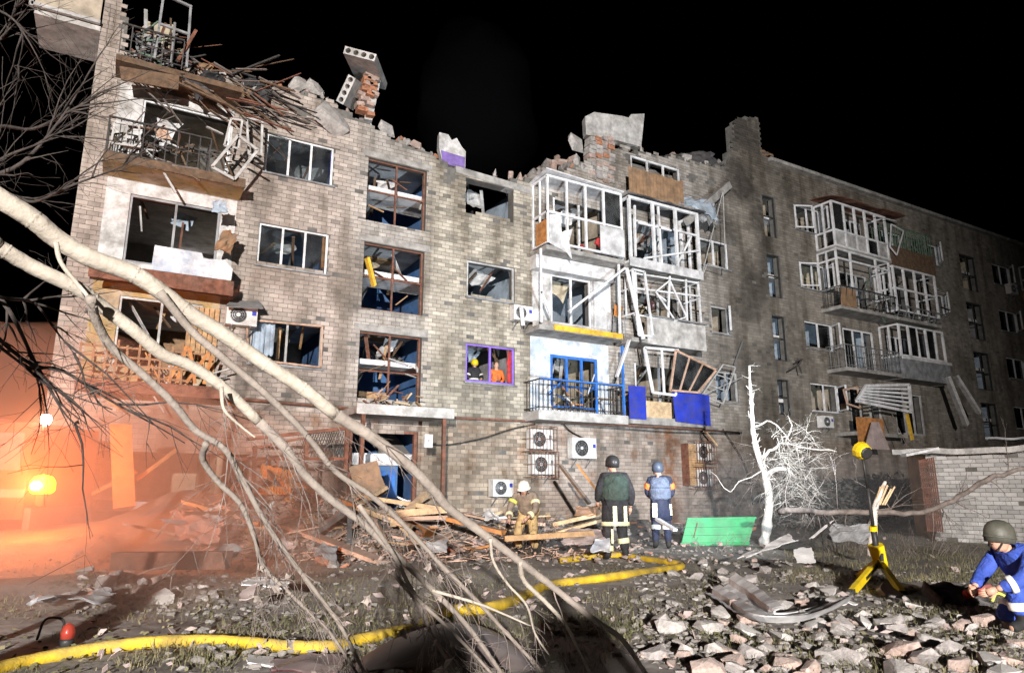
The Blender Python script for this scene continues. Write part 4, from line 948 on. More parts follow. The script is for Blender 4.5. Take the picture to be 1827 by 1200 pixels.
def person(label, loc, face, pose=None, coat='cloth_black', legs='cloth_black', boots='rubber', helmet=None, vest=None, group=None, look=(0, 1, 0), bulk=1., skirt=None, bands=(), sleeves=None, scale=1., name='person', hair=False):
    P = {k: Vector(v) for k, v in STAND.items()}
    if pose: P.update({k: Vector(v) for k, v in pose.items()})
    loc = Vector(loc); M = Matrix.Translation(loc) @ Matrix.Rotation(face, 4, 'Z') @ Matrix.Scale(scale, 4)
    T = thing(name, label, 'person', loc, group)
    def put(nm, vs, fs, m, sm=True, par=T):
        q = MB(); q.add([M @ Vector(v) for v in vs], fs); return q.build(nm, m, par, sm)
    # body: one continuous surface with fingers, head, face
    J = [(P['pel'], .12), (P['spi'], .115), (P['che'], .13), (P['nec'], .055), (P['sl'], .06), (P['el'], .042), (P['wl'], .03), (P['sr'], .06), (P['er'], .042), (P['wr'], .03),
         (P['hl'], .09), (P['kl'], .06), (P['al'], .042), (P['tl'], .035), (P['hr'], .09), (P['kr'], .06), (P['ar'], .042), (P['tr'], .035), (P['hea']-(P['hea']-P['nec'])*.35, .06)]
    E_ = [(0, 1), (1, 2), (2, 3), (2, 4), (4, 5), (5, 6), (2, 7), (7, 8), (8, 9), (0, 10), (10, 11), (11, 12), (12, 13), (0, 14), (14, 15), (15, 16), (16, 17), (3, 18)]
    vs, fs = skinned(J, E_, 0); bm = MB(); bm.add(vs, fs)
    for w, e, sd in (('wl', 'el', -1), ('wr', 'er', 1)):
        d = (P[w]-P[e]).normalized(); side = Vector((sd, 0, 0)); side = (side-d*side.dot(d)).normalized(); nr = d.cross(side)
        c = P[w]; bm.tube([c, c+d*.04, c+d*.085], [.028, .038, .034], 8)
        for i, ln in enumerate((.062, .072, .068, .052)):
            b = c+d*.08+nr*((i-1.5)*.018); bm.tube([b, b+d*ln*.55-side*.006, b+d*ln-side*.022], [.0095, .0088, .007], 6)
        b = c+d*.025-nr*.03; bm.tube([b, b+d*.03-nr*.022, b+d*.058-nr*.024-side*.01], [.012, .011, .008], 6)
    h = P['hea']; lk = Vector(look).normalized(); xr = lk.cross(Vector((0, 0, 1))).normalized(); up = xr.cross(lk)
    HM = Matrix((xr, lk, up)).transposed()
    prof = [(.001, -.125), (.045, -.118), (.066, -.09), (.074, -.05), (.079, 0), (.078, .04), (.068, .08), (.045, .108), (.001, .118)]
    hv = MB(); hv.lathe((0, 0, 0), prof, 16)
    hvs = []
    for v in hv.v:
        v = Vector(v); v.y *= 1.2
        if v.y > 0 and v.z < -.03: v.y *= 1-.25*min(1, (-.03-v.z)/.09); v.x *= 1-.15*min(1, (-.03-v.z)/.09)
        hvs.append(h+HM @ v)
    bm.add(hvs, hv.f)
    bm.add([h+HM @ Vector(v) for v in ((-.014, .088, -.03), (.014, .088, -.03), (0, .118, -.032), (0, .092, .02), (0, .09, -.042))], [(0, 4, 2), (4, 1, 2), (0, 2, 3), (2, 1, 3)])
    for s in (-1, 1): bm.tube([h+HM @ Vector((s*.078, -.0, -.035)), h+HM @ Vector((s*.088, -.012, 0)), h+HM @ Vector((s*.078, -.01, .03))], [.01, .016, .01], 6)
    put('body', bm.v, bm.f, 'skin')
    f = MB()
    for s in (-1, 1): f.lathe(h+HM @ Vector((s*.03, .086, .006)), [(.001, -.006), (.011, 0), (.001, .006)], 8)
    f.add([h+HM @ Vector(v) for v in ((-.026, .084, -.062), (.026, .084, -.062), (.02, .087, -.07), (-.02, .087, -.07))], [(0, 1, 2, 3)])
    put('face', f.v, f.f, 'hair')
    # clothing
    b = bulk
    vs, fs = skinned([(P['pel'], .165*b), (P['spi'], .165*b), (P['che'], (.165*b, .16*b)), (P['nec']+(P['hea']-P['nec'])*.12, .088), (P['sl'], .085*b), (P['el'], .066*b), (P['wl']+(P['el']-P['wl'])*.1, .052*b), (P['sr'], .085*b), (P['er'], .066*b), (P['wr']+(P['er']-P['wr'])*.1, .052*b)], [(0, 1), (1, 2), (2, 3), (2, 4), (4, 5), (5, 6), (2, 7), (7, 8), (8, 9)], 0)
    put('jacket', vs, fs, coat)
    vs, fs = skinned([(P['pel'], .15*b), (P['hl'], .115*b), (P['kl'], .088*b), (P['al']+(P['kl']-P['al'])*.12, .072*b), (P['hr'], .115*b), (P['kr'], .088*b), (P['ar']+(P['kr']-P['ar'])*.12, .072*b)], [(0, 1), (1, 2), (2, 3), (0, 4), (4, 5), (5, 6)], 0)
    put('trousers', vs, fs, legs)
    for a, t in (('al', 'tl'), ('ar', 'tr')):
        up_ = (P['kl' if a == 'al' else 'kr']-P[a]).normalized()
        vs, fs = skinned([(P[a]+up_*.14, .068), (P[a], .062), (P[t], .045)], [(0, 1), (1, 2)], 0); put('boot', vs, fs, boots)
    if sleeves:
        for s, e in (('sl', 'el'), ('sr', 'er')): vs, fs = skinned([(P[s]*.85+P[e]*.15, .094*b), (P[e]*.6+P[s]*.4, .085*b), (P[e]*.8+P[s]*.2, .08*b)], [(0, 1), (1, 2)], 0); put('sleeve', vs, fs, sleeves)
    ax = (P['nec']-P['pel']).normalized(); fr = Vector((0, 1, 0)); fr = (fr-ax*fr.dot(ax)).normalized(); sx = fr.cross(ax); base_ = P['pel']
    def rings(nm, prof, m, k=16):
        vs = []
        for z, rx, ry in prof:
            for j in range(k): a = 2*math.pi*j/k; vs.append(base_+ax*z+sx*rx*math.cos(a)+fr*ry*math.sin(a))
        n_ = len(prof); fs = [(i*k+j, i*k+(j+1) % k, (i+1)*k+(j+1) % k, (i+1)*k+j) for i in range(n_-1) for j in range(k)]
        fs += [tuple(range(k))[::-1], tuple((n_-1)*k+j for j in range(k))]; return put(nm, vs, fs, m)
    if vest: rings('vest', [(.06, .20*b, .165*b), (.10, .215*b, .185*b), (.28, .225*b, .19*b), (.44, .225*b, .18*b), (.52, .17*b, .14*b)], vest)
    if skirt: rings('coat_skirt', [(-.36, .215*b, .18*b), (-.2, .215*b, .18*b), (.02, .20*b, .17*b), (.12, .19*b, .16*b)], skirt)
    for bd in bands:
        if bd[0] == 'ring':                # band round a limb: (ring, joint a, joint b, t, radius, width, material)
            _, a, c, t, r, w, m = bd; p = P[a].lerp(P[c], t); d = (P[c]-P[a]).normalized(); g = MB(); g.tube([p-d*w/2, p-d*w/4, p+d*w/4, p+d*w/2], [r*.97, r, r, r*.97], 14); put('reflective_band', g.v, g.f, m)
        elif bd[0] == 'hoop':              # band round the torso
            _, z, rx, ry, w, m = bd; rings('reflective_band', [(z-w/2, rx, ry), (z+w/2, rx, ry)], m)
        else:                              # stripe: (stripe, x, z0, z1, w, side, material)
            _, x, z0, z1, w, sd, m = bd; g = MB(); g.sheet(base_+ax*z0+sx*(x-w/2)+fr*sd, base_+ax*z0+sx*(x+w/2)+fr*sd, base_+ax*z1+sx*(x+w/2)+fr*sd, base_+ax*z1+sx*(x-w/2)+fr*sd, 2, 6, .006, .008); put('reflective_stripe', g.v, g.f, m, False)
    if helmet:
        hm, brim, full = helmet; g = MB()
        pr = [(.118, -.03 if not full else -.075), (.121, .0), (.12, .03), (.108, .075), (.08, .112), (.04, .133), (.001, .138)]
        g.lathe((0, 0, 0), pr, 18); vv = [h+HM @ (Vector((v[0], v[1]*1.16, v[2]))+Vector((0, -.012, .032))) for v in g.v]; put('helmet', vv, g.f, hm)
        if brim:
            g = MB(); g.lathe((0, 0, 0), [(.112, -.005), (.112+brim, -.022), (.112+brim, -.014), (.115, .008)], 18); put('helmet_brim', [h+HM @ (Vector((v[0], v[1]*1.2, v[2]))+Vector((0, -.012, .022))) for v in g.v], g.f, hm)
        g = MB()
        for s in (-1, 1): g.bar(h+HM @ Vector((s*.098, .02, 0)), h+HM @ Vector((s*.05, .06, -.125)), .012)
        put('chin_strap', g.v, g.f, 'rubber', False)
    elif hair:
        g = MB(); g.lathe((0, 0, 0), [(.083, -.03), (.087, .02), (.08, .07), (.05, .115), (.001, .127)], 14); put('hair', [h+HM @ (Vector((v[0], v[1]*1.22, v[2]))+Vector((0, -.022, .006))) for v in g.v], g.f, 'hair')
    return T
AZ = -YAW                                  # facing straight away from the camera
def gp(px, py): return on_ground(px, py)
person('person in black fire gear with dark green vest and black helmet, seen from behind', gp(1100, 1000), AZ+.12,
    dict(kl=(-.13, .06, .50), al=(-.15, -.03, .09), tl=(-.17, .14, .05), kr=(.14, .10, .52), ar=(.19, .06, .10), tr=(.22, .22, .05), el=(-.30, -.02, 1.16), wl=(-.27, .16, 1.0), er=(.31, -.03, 1.15), wr=(.30, .07, .9), hea=(-.02, .05, 1.66)),
    'cloth_black', 'cloth_black', helmet=('helmet_dark', .0, True), vest='vest_green', skirt='cloth_black', look=(-.4, 1, .15), bulk=1.16, scale=1.085,
    bands=[('hoop', -.33, .255, .215, .07, 'reflective_y'), ('stripe', -.06, -.30, -.03, .075, -.215, 'reflective_y'), ('stripe', .13, -.30, -.03, .06, -.205, 'reflective_y'), ('ring', 'kl', 'al', .72, .10, .09, 'reflective_y'), ('ring', 'kr', 'ar', .45, .105, .09, 'reflective_y'), ('stripe', -.10, -.66, -.42, .04, -.13, 'reflective_y')])
person('person in navy trousers, grey-blue armoured vest and orange sleeves, seen from behind', gp(1182, 980), AZ-.1,
    dict(el=(-.27, .06, 1.16), wl=(-.16, .22, 1.05), er=(.27, .06, 1.16), wr=(.18, .2, 1.04), hea=(-.03, .04, 1.65)), 'navy', 'navy', helmet=('helmet_blue', .0, True), vest='vest_grey', sleeves='orange_cloth', skirt='navy', look=(-.25, 1, .2), bulk=1.06, scale=1.08,
    bands=[('ring', 'kl', 'al', .12, .103, .09, 'reflective'), ('ring', 'kr', 'ar', .12, .103, .09, 'reflective'), ('stripe', -.14, -.30, -.02, .1, -.17, 'reflective_y'), ('stripe', .19, -.26, -.04, .06, -.10, 'reflective_y'), ('hoop', .3, .238, .202, .02, 'helmet_blue')])
person('white-helmeted firefighter in tan coat with yellow bands bending over the debris', gp(940, 990), AZ+math.pi-.25,
    dict(pel=(0, -.12, .80), spi=(0, .0, .97), che=(0, .14, 1.12), nec=(0, .24, 1.22), hea=(-.01, .31, 1.33), sl=(-.2, .16, 1.18), el=(-.27, .30, .92), wl=(-.12, .48, .76), sr=(.2, .16, 1.18), er=(.3, .26, .95), wr=(.26, .46, .74), hl=(-.1, -.1, .77), kl=(-.17, .12, .46), al=(-.17, -.05, .09), tl=(-.2, .12, .05), hr=(.1, -.1, .77), kr=(.17, .12, .46), ar=(.17, -.05, .09), tr=(.2, .12, .05)),
    'cloth_brown', 'tan_cloth', helmet=('helmet_white', .03, False), look=(.1, 1, -.35), bulk=1.1, bands=[('ring', 'sr', 'er', .45, .098, .06, 'hivis'), ('ring', 'sl', 'el', .45, .098, .06, 'reflective_y'), ('ring', 'er', 'wr', .6, .08, .06, 'reflective_y'), ('ring', 'el', 'wl', .6, .08, .06, 'reflective_y'), ('hoop', .02, .19, .185, .06, 'hivis')])
person('kneeling rescuer in royal blue overalls and olive helmet by a black kit bag', gp(1846, 1122), AZ+math.pi/2+.15,
    dict(pel=(0, -.14, .36), spi=(0, -.05, .49), che=(0, .07, .62), nec=(0, .17, .72), hea=(0, .24, .82), sl=(-.2, .09, .67), el=(-.25, .27, .47), wl=(-.14, .47, .38), sr=(.2, .09, .67), er=(.25, .26, .45), wr=(.14, .45, .36), hl=(-.1, -.1, .36), kl=(-.16, .30, .42), al=(-.17, .26, .09), tl=(-.18, .42, .05), hr=(.1, -.12, .34), kr=(.15, .20, .09), ar=(.14, -.24, .10), tr=(.14, -.38, .06)),
    'royal_blue', 'royal_blue', helmet=('helmet_olive', .012, True), look=(0, 1, .1), bulk=1.08, bands=[('ring', 'el', 'wl', .45, .08, .05, 'reflective'), ('ring', 'kl', 'hl', .35, .112, .06, 'reflective'), ('ring', 'kl', 'al', .55, .094, .07, 'reflective'), ('ring', 'kr', 'hr', .3, .10, .05, 'reflective')])
zf = FL(2)+.01
person('firefighter in dark coat with pale bands and yellow helmet inside the purple window', (F(846, 650, .85).x, .85, zf), math.pi+.2, dict(el=(-.26, .12, 1.16), wl=(-.1, .28, 1.1)), 'cloth_black', 'cloth_black', helmet=('yellow_plastic', .02, True), look=(.2, 1, -.2), bulk=1.05, bands=[('hoop', .14, .19, .18, .05, 'reflective'), ('ring', 'sr', 'er', .6, .09, .05, 'reflective'), ('ring', 'sl', 'el', .6, .09, .05, 'reflective'), ('hoop', .02, .19, .18, .05, 'hivis')], scale=.98)
person('bareheaded rescuer in orange-red jacket looking out of the purple window', (F(885, 650, .75).x, .75, zf), math.pi-.1, dict(el=(-.27, .08, 1.15), wl=(-.08, .24, 1.02), er=(.27, .08, 1.15), wr=(.08, .24, 1.0)), 'orange_cloth', 'navy', look=(-.1, 1, .05), hair=True, bands=[('hoop', .02, .185, .175, .2, 'navy')], scale=.98)
# two bystanders at the photographer's shoulder, whose long shadows cross the grass
for lat, lab in ((-.42, 'bystander in dark jacket behind the yard, at the flood-lit side'), (.50, 'bystander in brown jacket behind the yard, at the flood-lit side')):
    p = CAM-GF*1.3+GR*lat; p.z = gz(p.x, p.y); person(lab, p, AZ, None, 'cloth_dark' if lat < 0 else 'cloth_brown', 'cloth_dark', hair=True, bulk=1.05)
# ================================================================ things in the yard
# floodlight mast behind the camera, the source of the main light
fl = Vector((FLOOD.x, FLOOD.y, gz(FLOOD.x, FLOOD.y))); FM = thing('floodlight_mast', 'tall floodlight mast standing far back in the yard, lamps lit', 'floodlight', fl)
q = MB(); q.tube([fl-GF*.5, (fl.x-.5*GF.x, fl.y-.5*GF.y, 5.75)], .05, 8); q.build('pole', 'steel', FM)
for s in (-1, 1):
    c = Vector((fl.x, fl.y, 5.65))-GF*.35+GR*.55*s; q = MB(); q.box(c, (.6, .25, .45), Matrix.Rotation(-YAW, 3, 'Z')); h_ = q.build('lamp_housing', 'black_plastic', FM)
    q = MB(); q.box(c+GF*.135, (.52, .01, .37), Matrix.Rotation(-YAW, 3, 'Z')); q.build('lamp_lens', 'flood_glow', h_)
q = MB(); q.bar(Vector((fl.x, fl.y, 5.4))-GF*.5-GR*.9, Vector((fl.x, fl.y, 5.4))-GF*.5+GR*.9, .06); q.build('crossbar', 'steel', FM)
spot('floodlight_beam', FLOOD, (8, 0, 6.0), FLOODW, 62, (1, .935, .895), .25, .9)
# yellow tripod work lamp
b_ = on_ground(1566, 1040); dL = (b_-CAM).dot(FW); TL = thing('tripod_work_lamp', 'yellow and black tripod work lamp on a tall mast, facing the building', 'work lamp', b_)
pt = lambda x, y: R(x, y, dL)
hub = pt(1564, 985); topm = pt(1539, 815)
q = MB(); q.tube([pt(1567, 1000), pt(1558, 942)], .042, 12); q.build('lower_mast', 'black_plastic', TL, True)
q = MB(); q.tube([pt(1558, 942), pt(1548, 870)], .026, 10); q.tube([pt(1548, 870), topm], .02, 10); q.build('upper_mast', 'black_plastic', TL, True)
q = MB(); q.tube([pt(1558.5, 946), pt(1557.5, 938)], .055, 12); q.build('collar', 'yellow_plastic', TL)
q = MB(); q.tube([pt(1572, 1010), pt(1562, 972)], [.10, .115], 6); hb = q.build('hub', 'yellow_plastic', TL)
q = MB(); q.box(pt(1566, 990)-FW*.10, (.06, .02, .12), Matrix.Rotation(-YAW, 3, 'Z')); q.build('handle_slot', 'black_plastic', hb)
for x, y, dd in ((1519, 1057, -.2), (1612, 1060, -.25), (1578, 1028, .75)):
    e = on_ground(x, y) if dd < .5 else b_+GF*.6; q = MB(); a = pt(1568, 1000); q.bar(a, e, .06, .10); lg = q.build('leg', 'yellow_plastic', TL)
    q = MB(); q.bar(a.lerp(e, .12)-FW*.04, a.lerp(e, .55)-FW*.04, .022, .04); q.build('leg_channel', 'black_plastic', lg)
    q = MB(); q.tube([e+Vector((0, 0, .05)), e-Vector((0, 0, .01))], .05, 8); q.build('foot', 'rubber', lg)
AIM = Vector((14.5, 0, 7.2)); hd = topm+Vector((0, 0, .09)); ad = (AIM-hd).normalized(); HQ = ad.to_track_quat('Z', 'Y').to_matrix()
q = MB(); q.lathe(hd, [(.05, -.11), (.10, -.09), (.125, -.03), (.13, .04), (.11, .05)], 10, HQ); lh = q.build('lamp_head', 'yellow_plastic', TL)
q = MB(); q.lathe(hd, [(.07, -.125), (.09, -.112), (.07, -.105)], 10, HQ); q.build('vent_ring', 'black_plastic', lh)
q = MB(); q.lathe(hd+ad*.052, [(.1, 0), (.1, .008)], 16, HQ); q.build('lamp_lens', 'flood_glow', lh)
spot('work_lamp_beam', hd+ad*.09, AIM, LAMPW, 100, (.78, .89, 1), .1, .8)
# hoses
def hose(label, pxs, r, dzs=0.):
    sp = spline([on_ground(x, y, r*.6) for x, y in pxs], 8); q = MB(); q.tube(sp, [r*(1+.13*noise.noise(Vector((i*.6, r, 0)))) for i in range(len(sp))], 12)
    return tag(q.build('fire_hose', 'yellow_hose', None, True), label, 'hose', 'yellow fire hoses')
hose('yellow fire hose running under the fallen limbs past the red lantern', [(-40, 1200), (60, 1177), (150, 1160), (250, 1147), (350, 1142), (440, 1146), (520, 1153), (590, 1152), (640, 1141), (700, 1128), (750, 1118)], .05)
hose('yellow fire hose doubling back in a fold behind the rescuer in black', [(740, 1122), (800, 1090), (880, 1082), (940, 1060), (975, 1044), (1050, 1034), (1120, 1024), (1195, 1014), (1216, 1009), (1195, 1003), (1150, 997), (1105, 990), (1060, 992), (1000, 1000)], .06)
# green overturned bench
p0 = on_ground(1220, 972); dB = (p0-CAM).dot(FW); GBn = thing('bench', 'green painted bench tipped forward in the weeds', 'bench', p0)
bp = lambda x, y, d=0: R(x, y, dB+d)
for i in range(3):
    t0, t1 = i/3, (i+1)/3-.012
    A0, A1, B0, B1 = bp(1216, 969), bp(1226, 926, .25), bp(1336, 967), bp(1348, 924, .25)
    q = MB(); q.prism([A0.lerp(A1, t0), B0.lerp(B1, t0), B0.lerp(B1, t1), A0.lerp(A1, t1)], FW*.035); q.build('slat', 'green_paint', GBn)
q = MB(); q.bar(bp(1214, 970, -.02), bp(1337, 969, -.02), .05, .07); q.bar(bp(1226, 925, .26), bp(1349, 923, .26), .04, .05); q.build('edge_rail', 'green_paint', GBn)
for x in (1245, 1318): q = MB(); q.bar(bp(x-2, 962, .06), bp(x+5, 930, .30), .05, .04); q.bar(bp(x-2, 962, .06), bp(x+2, 975, .45), .05, .05); q.build('leg', 'iron', GBn)
q = MB(); q.bar(bp(1244, 932, .2), bp(1238, 958, .05), .02, .02); q.build('strut', 'rust', GBn)
# air conditioners
def ac(px, py, label, w=.78, h=.54, d=.30, yoff=-.1, cage=False, rot=0., group='outdoor air conditioner units'):
    c = F(px, py, yoff-d); T = thing('air_conditioner', label, 'air conditioner', (c.x, 0, c.z-h/2), group)
    x0, x1, z0, z1, y0 = c.x-w/2, c.x+w/2, c.z-h/2, c.z+h/2, c.y
    q = MB(); q.b2(x0, x1, y0, y0+d, z0, z1); q.build('casing', 'ac_white', T)
    fx = x0+w*.38; rr = h*.40; q = MB(); mx = Matrix.Rotation(math.pi/2, 3, 'X')
    q.lathe((fx, y0-.002, c.z), [(rr, 0), (rr, .006)], 24, mx); q.build('fan_recess', 'black_plastic', T)
    q = MB()
    for k in range(1, 5):
        r_ = rr*k/4.2; pts = [(fx+r_*math.cos(a*.3927), y0-.014, c.z+r_*math.sin(a*.3927)) for a in range(17)]; q.tube(pts, .007, 4)
    for a in range(8): q.bar((fx, y0-.014, c.z), (fx+rr*math.cos(a*.785), y0-.014, c.z+rr*math.sin(a*.785)), .008)
    q.build('fan_guard', 'steel', T)
    q = MB(); q.lathe((fx, y0-.016, c.z), [(.05, 0), (.05, .01)], 12, mx); q.build('fan_hub', 'ac_white', T)
    for s in (.2, .8): q = MB(); q.bar((x0+w*s, 0, z0-.02), (x0+w*s, y0, z0-.02), .03); q.bar((x0+w*s, -.01, z0-.3), (x0+w*s, y0+.05, z0-.03), .025); q.build('bracket', 'steel', T)
    q = MB(); q.b2(x1-.14, x1-.03, y0-.005, y0+.001, c.z+.02, c.z+.14); q.build('badge', 'blue_panel' if not cage else 'steel', T)
    if cage:
        q = MB(); y1 = y0-.10
        for i in range(9): x = x0-.12+(w+.24)*i/8; q.bar((x, y1, z0-.1), (x, y1, z1+.1), .015)
        for z in (z0-.1, c.z, z1+.1): q.bar((x0-.12, y1, z), (x1+.12, y1, z), .02); q.bar((x0-.12, y1, z), (x0-.12, -.01, z), .02); q.bar((x1+.12, y1, z), (x1+.12, -.01, z), .02)
        q.build('security_cage', 'rust', T)
    return T
ac(432, 562, 'air conditioner under a torn awning beside the second-floor window')
ac(934, 558, 'air conditioner above the purple window with a white strip hanging off it', .72, .5)
ac(967, 783, 'upper of two air conditioners stacked behind bars', .82, .62, cage=True)
ac(970, 828, 'lower of two air conditioners stacked behind bars', .82, .62, cage=True)
ac(1043, 799, 'uncaged air conditioner with a blue badge under the bent balcony', .98, .68)
ac(898, 870, 'low air conditioner behind the white-helmeted firefighter', .72, .52)
ac(1258, 806, 'upper of two air conditioners behind a rusty orange shutter', .75, .6, cage=True)
ac(1258, 852, 'lower of two air conditioners behind a rusty orange shutter', .75, .6, cage=True)
ac(1810, 515, 'air conditioner high on the far end of the block', .8, .6)
ac(1478, 752, 'air conditioner under the window with purple walls', .7, .5)
a = F(1228, 792, -.3); T = thing('window_shutter', 'rusty orange slatted shutter beside the caged air conditioners', 'shutter', (a.x, -.3, F(1228, 865, -.3).z))
for i in range(18): z = F(1228, 792+i*4.1, -.3).z; q = MB(); q.b2(a.x-.05, a.x+.75, -.33, -.30, z-.075, z); q.build('slat', 'wood', T)
q = MB()
for x in (a.x-.08, a.x+.78): q.b2(x-.02, x+.02, -.36, -.0, F(1228, 866, -.3).z, a.z+.03)
q.build('frame', 'rust', T)
q = MB(); c0 = F(945, 545, -.45); q.prism([F(926, 548, -.5), F(933, 546, -.5), F(936, 580, -.5), F(930, 581, -.5)], (0, -.02, 0)); tag(q.build('trim_strip', 'sheet_white', None), 'white plastic strip dangling over the air conditioner above the purple window', 'strip')
q = MB(); q.sheet(F(402, 548, -.75), F(470, 550, -.75), F(462, 538, -.1), F(412, 536, -.1), 8, 3, .03, .015, 4); tag(q.build('awning', 'sheet_grey', None), 'crumpled dark metal awning above the second-floor air conditioner', 'awning')
# wires, meter box
for pts, lab in (([(762, 792), (800, 793), (860, 782), (910, 766), (955, 756)], 'black cable sagging across the ground-floor wall from the meter box'), ([(1005, 755), (1020, 770), (1060, 790)], 'short cable drooping to the badge-marked air conditioner'), ([(1290, 765), (1330, 830), (1345, 900)], 'thin cable hanging behind the shattered tree')):
    q = MB(); q.tube(spline([F(x, y, -.2) for x, y in pts], 5), .018, 6); tag(q.build('cable', 'rubber', None, True), lab, 'cable')
c = F(764, 785, -1.62); q = MB(); q.b2(c.x-.12, c.x+.12, -1.66, -1.55, c.z-.2, c.z+.16); mbx = tag(q.build('meter_box', 'ac_white', None), 'small white meter box on the entrance canopy post', 'box'); q = MB(); q.b2(c.x-.02, c.x+.02, -1.672, -1.66, c.z-.05, c.z+.02); q.build('lock', 'steel', mbx)
# ---------------------------------------------------------------- debris: planks, boards, sheets
def plank(a, b, w, h, m, label, cat='plank', group=None, name='plank', up=(0, 0, 1), taper=.0):
    q = MB(); a = Vector(a); b = Vector(b); q.bar(a, b, w, h, up)
    n = len(q.v); q.v[n-2] = tuple(Vector(q.v[n-2])-(b-a)*rnd(0, .06)); q.v[n-4] = tuple(Vector(q.v[n-4])-(b-a)*rnd(0, .05))   # broken end
    return tag(q.build(name, m, None), label, cat, group)
def pl(x0, y0, d0, x1, y1, d1, w, h, m, label, **k): return plank(R(x0, y0, d0), R(x1, y1, d1), w, h, m, label, **k)
pl(630, 883, 16.0, 790, 907, 15.2, .14, .09, 'wood_pale', 'long cream roof timber propped across the blue doorway')
pl(638, 900, 15.6, 690, 868, 16.6, .12, .08, 'wood_pale', 'short cream timber crossing under the long one at the doorway')
pl(700, 935, 14.6, 760, 880, 15.9, .14, .1, 'wood_pale', 'cream rafter leaning up toward the blue doorway')
pl(640, 905, 15.0, 735, 940, 14.3, .16, .1, 'wood_pale', 'pale beam sloping down from the doorway into the heap')
pl(695, 917, 14.9, 800, 908, 14.8, .3, .14, 'wood_pale', 'thick pale sawn beam lying right of the doorway')
pl(715, 925, 14.6, 802, 922, 14.6, .2, .08, 'wood_pink', 'flat pinkish plank under the thick pale beam')
pl(505, 935, 14.2, 690, 1005, 12.2, .3, .07, 'wood_pink', 'long pinkish plank sliding down the debris heap')
pl(560, 950, 13.6, 625, 905, 14.6, .16, .1, 'steel', 'grey steel channel sticking out of the debris heap')
pl(350, 900, 15, 430, 935, 14, .22, .08, 'wood_pink', 'pinkish board end at the smoky edge of the heap')
pl(370, 930, 14.4, 470, 925, 14.2, .14, .06, 'wood_orange', 'thin orange plank flat on the heap near the smoke')
pl(525, 862, 15.8, 640, 905, 15.2, .2, .1, 'wood_orange', 'orange-brown joist leaning beside the orange metal sheet')
pl(985, 935, 14.5, 1075, 915, 14.8, .12, .08, 'wood_pale', 'pale split timber between the two nearest standing rescuers and the wall')
pl(990, 950, 14.2, 1080, 925, 14.6, .18, .06, 'wood_pale', 'splintered pale board behind the rescuer in black')
pl(1000, 830, 18.5, 1052, 898, 17.5, .1, .07, 'wood_dark', 'dark leaning stick against the wall under the bars')
pl(1030, 828, 18.2, 1065, 875, 17.8, .06, .05, 'wood_orange', 'thin tan stick leaning on the wall beneath the badged air conditioner')
pl(800, 925, 14.2, 900, 950, 13.6, .2, .08, 'wood_orange', 'orange-brown plank at the foot of the crouching firefighter')
pl(900, 960, 13.0, 1060, 950, 13.4, .12, .1, 'wood', 'brown pole lying across the heap in front of the crouching firefighter')
pl(1205, 945, 13.8, 1172, 925, 14.4, .1, .05, 'sheet_white', 'pale grey trim length leaning beside the rescuer with orange sleeves')
for i in range(80):
    x, y = rnd(340, 1060), rnd(885, 985); p = on_ground(x, y, .08); a = rnd(0, 6.28); L_ = rnd(.5, 1.7); e = p+Vector((math.cos(a)*L_, math.sin(a)*L_*.7, 0)); e.z = gz(e.x, e.y)+rnd(.05, .45)
    m, nm = random.choice((('wood_pink', 'pinkish'), ('wood_orange', 'orange-brown'), ('wood', 'brown'), ('wood_dark', 'dark'), ('wood_pale', 'pale'), ('steel', 'grey metal')))
    plank(p, e, rnd(.05, .2), rnd(.025, .08), m, ('long ' if L_ > 1.2 else ('short ' if L_ < .8 else ''))+nm+' broken strip jumbled in the debris heap under the fallen limbs', 'plank', 'splintered strips in the debris heap')
# orange post, brown beam, orange sheet, rusty fence, dark boards
pl(222, 905, 13.5, 215, 755, 14.0, .38, .12, 'wood_orange', 'tall orange wooden post standing upright in the smoke', name='post', cat='post')
pl(245, 855, 14.6, 318, 800, 15, .14, .08, 'wood_orange', 'orange brace leaning against the tall orange post')
pl(165, 880, 14, 245, 840, 14.4, .1, .07, 'wood_orange', 'thin orange brace low behind the tall orange post')
pl(205, 1000, 9.2, 410, 998, 9.2, .22, .22, 'rust', 'brown steel box beam lying level above the rubble', name='steel_beam', cat='beam')
q = MB(); q.sheet(R(455, 895, 15.4), R(535, 905, 15.2), R(525, 840, 16), R(470, 830, 16), 14, 12, .16, .015, 6, 2.5, .3); T = tag(q.build('metal_sheet', 'orange_sheet', None), 'crumpled bright orange metal sheet on the debris heap', 'sheet')
q = MB()
for i in range(12): x = 460+i*5.2; q.tube([R(x, 868, 15.1), R(x, 882, 15.05)], .035, 6)
q.build('rib', 'orange_sheet', T)
q = MB(); q.sheet(R(640, 905, 16.4), R(690, 880, 16.8), R(672, 822, 17.2), R(622, 835, 17), 6, 8, .06, .03, 9); tag(q.build('board', 'room_brown', None), 'brown corrugated board leaning at the left jamb of the blue doorway', 'board')
p = F(540, 890, -2.2); RF = thing('rusty_fence', 'rusty mesh fence panels sagging left of the entrance', 'fence', (p.x, -2.2, 0))
fp = lambda x, y: R(x, y, 16.8)
for x, y0, y1 in ((455, 795, 905), (548, 775, 880), (620, 760, 840)): q = MB(); q.bar(fp(x, y0), fp(x-4, y1), .09); q.build('post', 'rust', RF)
q = MB(); q.bar(fp(440, 783), fp(622, 763), .08); q.bar(fp(420, 818), fp(618, 818), .07); q.bar(fp(450, 800), fp(545, 780), .05); q.build('rail', 'rust', RF)
q = MB()
for i in range(17): q.bar(fp(548+i*4.4, 770), fp(548+i*4.4-18+rnd(-3, 3), 818), .012); q.bar(fp(548+i*4.4-18, 770), fp(548+i*4.4+rnd(-3, 3), 818), .012)
